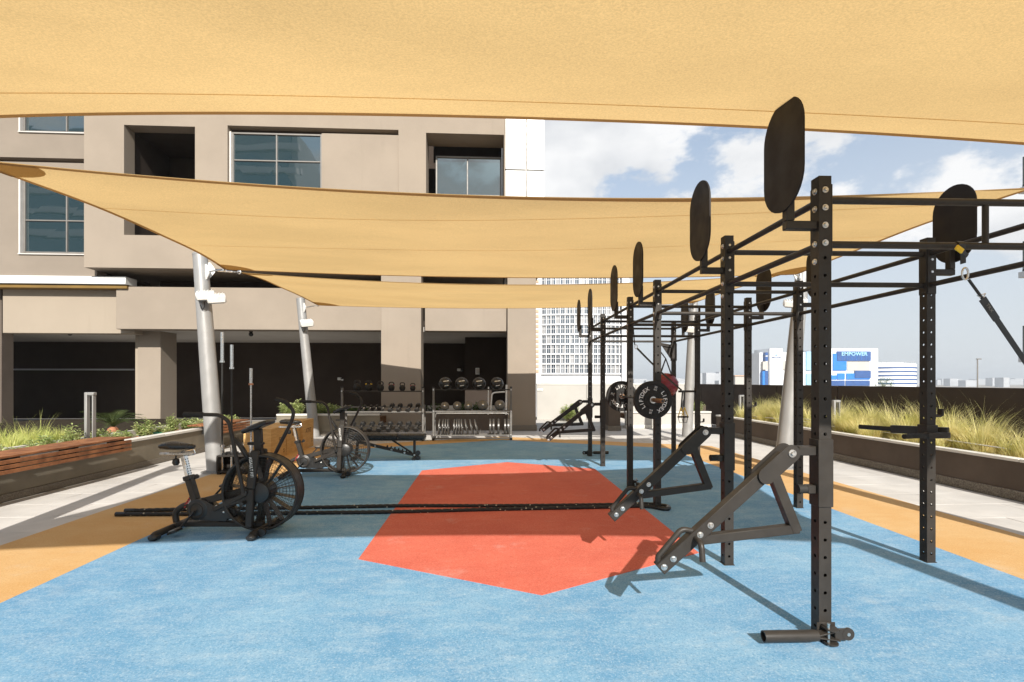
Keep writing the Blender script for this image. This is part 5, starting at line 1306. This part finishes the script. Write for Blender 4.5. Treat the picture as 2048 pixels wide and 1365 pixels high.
MB().bar((y0_+.03, ry2-.03, z2(877)), (y1_-.03, ry2-.03, z2(877)), .05, .03, bev=.006).build('bottom_tube', M['rack'], br)
for i, px in enumerate((878, 886, 895, 903, 911, 919, 928, 938, 949, 961, 990, 1002, 1017)): MB().cyl((onY(px, HOR, ry2).x, ry2-.02, zl+.01), (onY(px, HOR, ry2).x, ry2-.02, zl+.15), .006, n=8).build('divider_pin', M['rack'], br)
for x in (y0_, y1_):
    for z in (z2(780), zm, zl): place('bolt', bolt_m, None, br, Vector((x, ry2-.03, z))-ORG[br.name], (R(90), 0, 0))
for i, px in enumerate((890, 923, 958, 994)):
    t = thing('wall_ball', 'black leather wall ball on the top rack rail, '+ORD[i]+' from the dumbbell rack', 'ball', (onY(px, HOR, ry2).x, ry2+.14, z2(780)+.155), R(rnd.uniform(-20, 20)), 'black wall balls on the top rail')
    r_ = .178; MB().sphere((0, 0, 0), r_, 32, 20).build('ball', M['ballblack'], t, world=False)
    mb = MB()
    for q in range(4): mb.tube([Vector((r_*1.004*math.cos(a)*math.cos(q*math.pi/4), r_*1.004*math.cos(a)*math.sin(q*math.pi/4), r_*1.004*math.sin(a))) for a in (2*math.pi*k/36 for k in range(36))], .0025, 5, closed=True)
    mb.build('seams', M['black2'], t, world=False)
    for (zc, wd, hh) in ((.075, .085, .022), (-.045, .055, .02)):
        mb = MB(); vs = []
        for q in range(9):
            a = -math.pi/2 + (q/8-.5)*wd*2/r_
            for e_ in (-hh/2, hh/2):
                z = zc+e_+ (q/8-.5)*.02; rr = math.sqrt(max(0, (r_*1.006)**2-z*z)); vs.append((rr*math.cos(a), rr*math.sin(a), z))
        mb.add(vs, [(2*q, 2*q+1, 2*q+3, 2*q+2) for q in range(8)]); mb.build('label_print', M['white'], t, world=False)
MB().bounds(y0_+.03, y1_-.03, ry2+.022, ry2+.228, zm-.004, zm+.012, .003).build('middle_shelf', M['black'], br)
for i, (px, r_) in enumerate(((889, .115), (914, .12), (936.5, .12), (966, .14), (1000, .14))):
    t = thing('slam_ball', ('small' if i < 3 else 'large')+' grey slam ball on the middle rail, '+ORD[i]+' from the dumbbell rack', 'ball', (onY(px, HOR, ry2).x, ry2+.125, zm+.0125+r_), 0, ('small' if i < 3 else 'large')+' grey slam balls on the middle rail')
    MB().sphere((0, 0, 0), r_, 28, 16).build('ball', M['ballgrey'], t, world=False)
    MB().lathe([(0, -.004), (.02, -.004), (.026, .0), (.026, .006)], (0, -r_*.97, r_*.14), (0, 1, -.14), 14).build('valve', M['chrome'], t, world=False)
disc = MB().lathe([(.03, -.026), (.06, -.03), (.17, -.028), (.19, -.034), (PR-.006, -.034), (PR, -.028), (PR, .028), (PR-.006, .034), (.19, .034), (.17, .028), (.06, .03), (.03, .026), (.03, -.026)], ax=(1, 0, 0), n=40).mesh('disc'); disc.materials.append(pbr('plate_grey', (.065, .06, .054), .34, .1, var=.2, vs=20))
hubm = MB().lathe([(.026, -.03), (.045, -.031), (.045, .031), (.026, .03), (.026, -.03)], ax=(1, 0, 0), n=24).mesh('steel_hub'); hubm.materials.append(M['steel'])
def splate(px, tilt, wd, lab, grp):
    t = thing('bumper_plate', lab, 'weight plate', (onY(px, HOR, ry2).x, ry2+.12, zl+PR*.87+.0)); t['group'] = grp; t.rotation_euler = (0, R(tilt), 0)
    place('disc', disc, None, t, (0, 0, 0), (0, 0, 0), (wd, 1, 1)); place('steel_hub', hubm, None, t, (0, 0, 0), (0, 0, 0), (wd, 1, 1))
for i, (px, tl) in enumerate(((878, 3), (885.5, 2), (891, 0), (896.5, -4), (908, 3), (913.5, 0), (918.5, -3), (924, -6), (933, -11), (943, -13), (953, -15))):
    splate(px, tl, .52, 'thin grey bumper plate stood on edge, '+ORD[i]+' from the dumbbell rack', 'thin plates stood on edge')
for i, px in enumerate((980.5, 987, 997, 1010, 1016.5)): splate(px, 0, .72, 'thick grey bumper plate stood upright on the storage rack, '+ORD[i]+' past the gap', 'thick plates stood on edge')

# ================================================================== benches on the left planter
def bench(y0, y1, lab, zt=.625):
    t = thing('slat_bench', lab, 'bench', (LP+.1, (y0+y1)/2, 0))
    for k in range(5):
        x = LP-.30+k*.105+.12; MB().bounds(x-.045, x+.045, y0, y1, zt-.028, zt, .004).build('seat_slat', M['wood'], t)
    for k in range(3):
        z = zt-.075-k*.062; MB().bounds(LP+.27, LP+.298, y0+.002, y1-.002, z-.024, z+.024, .004).build('front_slat', M['wood'], t)
    y = y0+.15
    while y < y1:
        MB().bounds(LP+.02, LP+.268, y-.02, y+.02, zt-.21, zt-.03, .002).build('bracket', M['black2'], t); y += .9
bench(4.6, 8.5, 'reddish wood slat bench fixed on the left planter wall before the bollard light')
bench(10.9, 12.6, 'reddish wood slat bench on the planter wall behind the upright barbells', .60)
# bollard lights
def bollard(p, hgt, lab):
    t = thing('bollard_light', lab, 'bollard light', p)
    MB().bounds(-.075, -.03, -.04, .04, 0, hgt, .008).build('post', M['pole'], t, world=False); MB().bounds(.045, .065, -.035, .035, .2, hgt-.051, .004).build('thin_post', M['pole'], t, world=False)
    MB().bounds(-.0295, .075, -.04, .04, hgt-.05, hgt, .008).build('lamp_head', M['pole'], t, world=False); MB().bounds(-.029, .06, -.03, .03, .0, .2, .005).build('base', M['pole'], t, world=False)
    MB().bounds(-.02, .04, -.025, .025, hgt-.062, hgt-.0505, .002).build('lens', M['lampglass'], t, world=False)
q = onX(181, 858, LP-.35); bollard((LP-.35, q.y, .4), onX(181, 785, LP-.35).z-.4, 'grey twin-post bollard light in the left planter by the cycad')
q = onX(1668, 838, RPX+.55); bollard((RPX+.6, q.y, .42), .72, 'grey twin-post bollard light in the grass beside the silver pole')
q = onX(1480, 815, RPX+.55); bollard((RPX+.6, q.y, .42), .72, 'grey twin-post bollard light at the far end of the grass')
# ================================================================== planting
def blade(mb, p, az, length, lean, w, n=4, droop=1.0):
    vs = []; c = Vector(p); dirh = Vector((math.cos(az), math.sin(az), 0)); side = Vector((-dirh.y, dirh.x, 0)); ang = lean
    for i in range(n+1):
        k = i/n; ww = w*(1-k*.92)
        vs += [c-side*ww/2, c+side*ww/2]
        st = length/n; c = c + (dirh*math.sin(ang)+Vector((0, 0, 1))*math.cos(ang))*st; ang += droop*(.22+.5*k)*(4/n)*.8
    mb.add(vs, [(2*i, 2*i+1, 2*i+3, 2*i+2) for i in range(n)])
def clump(mb, p, r_, n, hgt, rr, droop=1.0, w=.008, bias=None):
    for i in range(n):
        a = rr.uniform(0, 6.283); q = rr.random()**.6*r_
        az = a + rr.uniform(-.5, .5)
        if bias is not None and rr.random() < .5: az = bias + rr.uniform(-.7, .7)
        blade(mb, (p[0]+q*math.cos(a), p[1]+q*math.sin(a), p[2]), az, hgt*rr.uniform(.55, 1.1), rr.uniform(.02, .38)+q*.8, w*rr.uniform(.7, 1.3), 4, droop*rr.uniform(.5, 1.2))
rr = random.Random(5)
mb = MB()
for i in range(95):
    y = rr.uniform(4.3, 14.1); x = RPX + .22 + rr.random()**.9*.9
    hg = .40 + .40*(x-RPX-.2) + rr.uniform(-.12, .26); clump(mb, (x, y, .42), .085, 150, hg, rr, 1.25, .010, rr.uniform(0, 6.28))
for i in range(160):          # short growth between the tufts
    clump(mb, (RPX+.2+rr.random()*.95, rr.uniform(4.3, 14.1), .42), .10, 30, rr.uniform(.12, .28), rr, 1.0, .009)
tag(mb.build('grass_bed', M['grass'], fix=False, smooth=False), 'dense yellow green feathery grass filling the right planter', 'grass', kind='stuff')
for i, (px, hg, dep, lab) in enumerate(((1965, .80, .55, 'tallest arching fountain grass clump in the right planter by the dip bars'), (1815, .62, .6, 'arching fountain grass clump behind the dip bar handles'),
        (1745, .60, .75, 'upright fountain grass clump between the silver pole and dip bars'), (1540, .62, .6, 'fountain grass clump just left of the silver pole in the right planter'), (2030, .6, .4, 'fountain grass clump leaning over the coping past the tallest clump'))):
    q = onX(px, 850, RPX+dep); t = thing('fountain_grass', lab, 'grass clump', (RPX+dep, q.y, .42))
    mb = MB(); clump(mb, (0, 0, 0), .10, 260, hg, rr, 1.15, .008, R(-20)); mb.build('blades', M['grass'], t, world=False, fix=False, smooth=False)
    mb = MB(); clump(mb, (0, 0, 0), .06, 16, hg*1.35, rr, .7, .005); mb.build('flower_stalks', M['grass'], t, world=False, fix=False, smooth=False)
def shrub(p, hgt, spread, n, lab, mat='leaf', group=None, ls=.05, seed=0, cat='shrub'):
    r_ = random.Random(seed); t = thing('leafy_shrub', lab, cat, p, 0, group)
    st = MB(); lf = MB()
    for i in range(n):
        a = r_.uniform(0, 6.283); q = r_.random()**.5*spread; top = Vector((q*math.cos(a), q*math.sin(a), hgt*r_.uniform(.5, 1.0)*(1-.3*q/max(spread, .01))))
        b = Vector((q*.35*math.cos(a), q*.35*math.sin(a), 0)); st.tube([b, (b+top)*.5+Vector((r_.uniform(-.02, .02), r_.uniform(-.02, .02), .02)), top], [.006, .005, .003], 5, cap=False)
        L_ = (top-b).length; k = int(L_/.022)+3
        for j in range(k):
            f = .25+.78*j/k; c = b+(top-b)*min(f, 1); az = j*2.4+r_.uniform(-.4, .4); el = r_.uniform(.0, .9)
            d = Vector((math.cos(az)*math.cos(el), math.sin(az)*math.cos(el), math.sin(el))); s_ = d.cross(Vector((0, 0, 1))).normalized(); u = s_.cross(d)
            l = ls*r_.uniform(.6, 1.4)*(1.15-.35*f); w = l*.42
            lf.add([c, c+d*l*.5+s_*w*.5+u*.004, c+d*l-u*l*.16, c+d*l*.5-s_*w*.5+u*.004], [(0, 1, 2, 3)])
    st.build('stems', M['stem'], t, world=False); lf.build('foliage', M[mat], t, world=False, fix=False, smooth=False)
    return t
# left planter: grassy tufts behind, leafy shrubs in front
mb = MB()
for i in range(70):
    y = rr.uniform(5.2, 9.4); clump(mb, (LP-1.02-rr.random()*1.0, y, .45), .09, 80, .27+rr.uniform(-.08, .14), rr, 1.1, .011)
for i in range(14): clump(mb, (LP-1.3-rr.random()*.8, rr.uniform(5.6, 9.6), .45), .05, 12, .6, rr, .5, .007)
tag(mb.build('grass_bed', M['grass_green'], fix=False, smooth=False), 'bright green spiky grass in the rear bed of the left planter', 'grass', kind='stuff')
for i, (px, hg, sp, nst, desc) in enumerate(((12, .22, .20, 18, 'low leafy shrub at the bench end under the bright grass'), (58, .22, .2, 18, 'low leafy shrub before the bright grass, left of a taller one'), (105, .30, .22, 22, 'leafy shrub just left of the bollard light'), (135, .40, .14, 14, 'tall slim leafy shrub beside the bollard light'), (205, .30, .20, 22, 'leafy shrub in front of the cycad pot'),
        (232, .22, .20, 18, 'low leafy shrub right of the cycad pot'), (262, .22, .18, 16, 'small shrub before the lit plaster pier corner'), (298, .36, .2, 20, 'bushy shrub before the lit plaster pier'), (322, .24, .16, 14, 'small shrub right of the bushy one by the pier'), (352, .40, .12, 12, 'slim upright shrub beyond the green cover'), (378, .32, .22, 20, 'bushy shrub just left of the silver pole'), (398, .30, .2, 16, 'shrub half hidden behind the silver pole'))):
    q = onX(px, 860, LP-.45); yy = q.y
    shrub((LP-.34-rr.random()*.3, yy, .40), hg*1.25, sp*1.05, int(nst*1.5), desc, 'leaf', None, .085, 20+i)
for i, (px, hg, desc) in enumerate(((455, .30, 'shrub seen between the two upright barbells'), (575, .42, 'pale bushy shrub on the back planter left of the silver pole'), (592, .45, 'taller pale shrub beside the rear silver pole'), (645, .38, 'shrub right of the rear silver pole above the bike handles'), (668, .34, 'dark leafy shrub near the left end of the dumbbell rack'), (700, .28, 'leafy shrub behind the second bike lever'), (726, .26, 'low shrub behind the small dumbbells'), (870, .3, 'dark shrub between the two racks'), (925, .34, 'dark shrub behind the middle slam ball'), (955, .32, 'dark shrub behind the large slam balls'))):
    Yb = 14.65 if px < 800 else 15.95
    if px == 455: Yb = 12.6
    q = onY(px, 800, Yb); shrub((q.x, Yb, .5 if px != 455 else .4), hg*1.25, .28, 36 if px < 720 else 14, desc, 'leaf' if px < 700 else 'leaf_dark', None, .10, 60+i)
q = onY(1140, 820, 18.9); shrub((q.x, 18.9, .0), .75, .45, 60, 'yellow green shrub at the foot of the beige end wall', 'leaf', None, .11, 91)
q = onY(1395, 800, 16.3); shrub((q.x, 16.3, .45), .55, .3, 30, 'leafy green shrub in the far cream planter', 'leaf', None, .09, 92)
q = onY(1300, 800, 16.6); shrub((q.x-.2, 16.6, .45), .2, .3, 24, 'low green shrub in the far cream planter behind the barbell', 'leaf', None, .08, 93)
# small green cover lying in the left planter
q = onX(315, 848, LP-.5); t = thing('green_cover', 'small green valve cover lying in the left planter bark', 'valve cover', (LP-.5, q.y, .41))
MB().box((0, 0, .05), (.22, .3, .09), None, .02).build('cover', M['green_box'], t, world=False); MB().box((0, 0, .1), (.1, .16, .012), None, .004).build('lid', M['green_box'], t, world=False)
# cycad in the dark bay
q = onX(226, 815, LP-1.3); t = thing('cycad', 'dark feathery cycad with short terracotta trunk in front of the dark bay', 'cycad', (LP-1.3, q.y, .45))
MB().lathe([(0, 0), (.085, 0), (.10, .06), (.09, .14), (.05, .18), (0, .18)], n=16).build('trunk', M['terracotta'], t, world=False)
for k in range(24):
    a = k*2.4; ln = rr.uniform(.5, .68); ang = .35+.55*rr.random(); c = Vector((0, 0, .17)); mb = MB(); d0 = Vector((math.cos(a), math.sin(a), 0)); sd_ = Vector((-d0.y, d0.x, 0)); pts = [c]
    for i in range(14):
        c = c + (d0*math.sin(ang)+Vector((0, 0, 1))*math.cos(ang))*ln/14; ang += .095; pts.append(c)
    mb.tube(pts, .005, 4, cap=False)
    for i in range(2, 15):
        lw = .16*math.sin(math.pi*(.12+.80*i/15)); tdir = (pts[i]-pts[i-1]).normalized()
        for sg in (-1, 1):
            e = pts[i]+sd_*sg*lw*.8+tdir*lw*.55+Vector((0, 0, .02)); mb.add([pts[i]-tdir*.008, pts[i]+tdir*.008, e], [(0, 1, 2)])
    mb.build('frond', M['frond'], t, world=False, fix=False, smooth=False)
# tree far off beside the tank
p = at(1768, 764, 210); t = thing('far_tree', 'grey green tree in front of the striped tank beyond the parapet', 'tree', (p.x, p.y, -12))
MB().tube([(0, 0, 0), (.2, 0, 6), (0, 0, 12)], [.35, .28, .15], 8).build('trunk', M['stem'], t, world=False)
r_ = random.Random(77); lf = MB()
for i in range(1500):
    while True:
        v = Vector((r_.uniform(-1, 1), r_.uniform(-1, 1), r_.uniform(-1, 1)))
        if v.length < 1 and math.sin(v.x*7+1)*math.sin(v.y*6)*math.sin(v.z*7+2) > -.25: break
    c = Vector((v.x*3.9, v.y*3.6, 12.2+v.z*3.2)); d = Vector((r_.uniform(-1, 1), r_.uniform(-1, 1), r_.uniform(-.5, 1))).normalized(); s_ = d.orthogonal().normalized(); l = r_.uniform(.2, .5)
    lf.add([c, c+d*l*.5+s_*l*.25, c+d*l, c+d*l*.5-s_*l*.25], [(0, 1, 2, 3)])
lf.build('crown', M['leaf_dark'], t, world=False, fix=False, smooth=False)
MB().tube([(0, 0, 10), (1.6, .3, 13.5)], [.14, .05], 6).tube([(0, 0, 10.5), (-1.7, -.3, 13.3)], [.14, .05], 6).build('limbs', M['stem'], t, world=False)
# ================================================================== humid air
hm = bpy.data.materials.new('haze'); hm.use_nodes = True; hn = hm.node_tree; hn.nodes.clear()
ho = hn.nodes.new('ShaderNodeOutputMaterial'); hv = hn.nodes.new('ShaderNodeVolumePrincipled'); hv.inputs['Color'].default_value = (.90, .95, 1, 1); hv.inputs['Density'].default_value = .0004
hv.inputs['Anisotropy'].default_value = .2
hn.links.new(hv.outputs[0], ho.inputs['Volume'])
tag(MB().bounds(-6100, 6100, -400, 7100, -13.4, 60).build('haze', hm, smooth=False), 'thin pale haze hanging over the whole view', 'haze', kind='stuff')
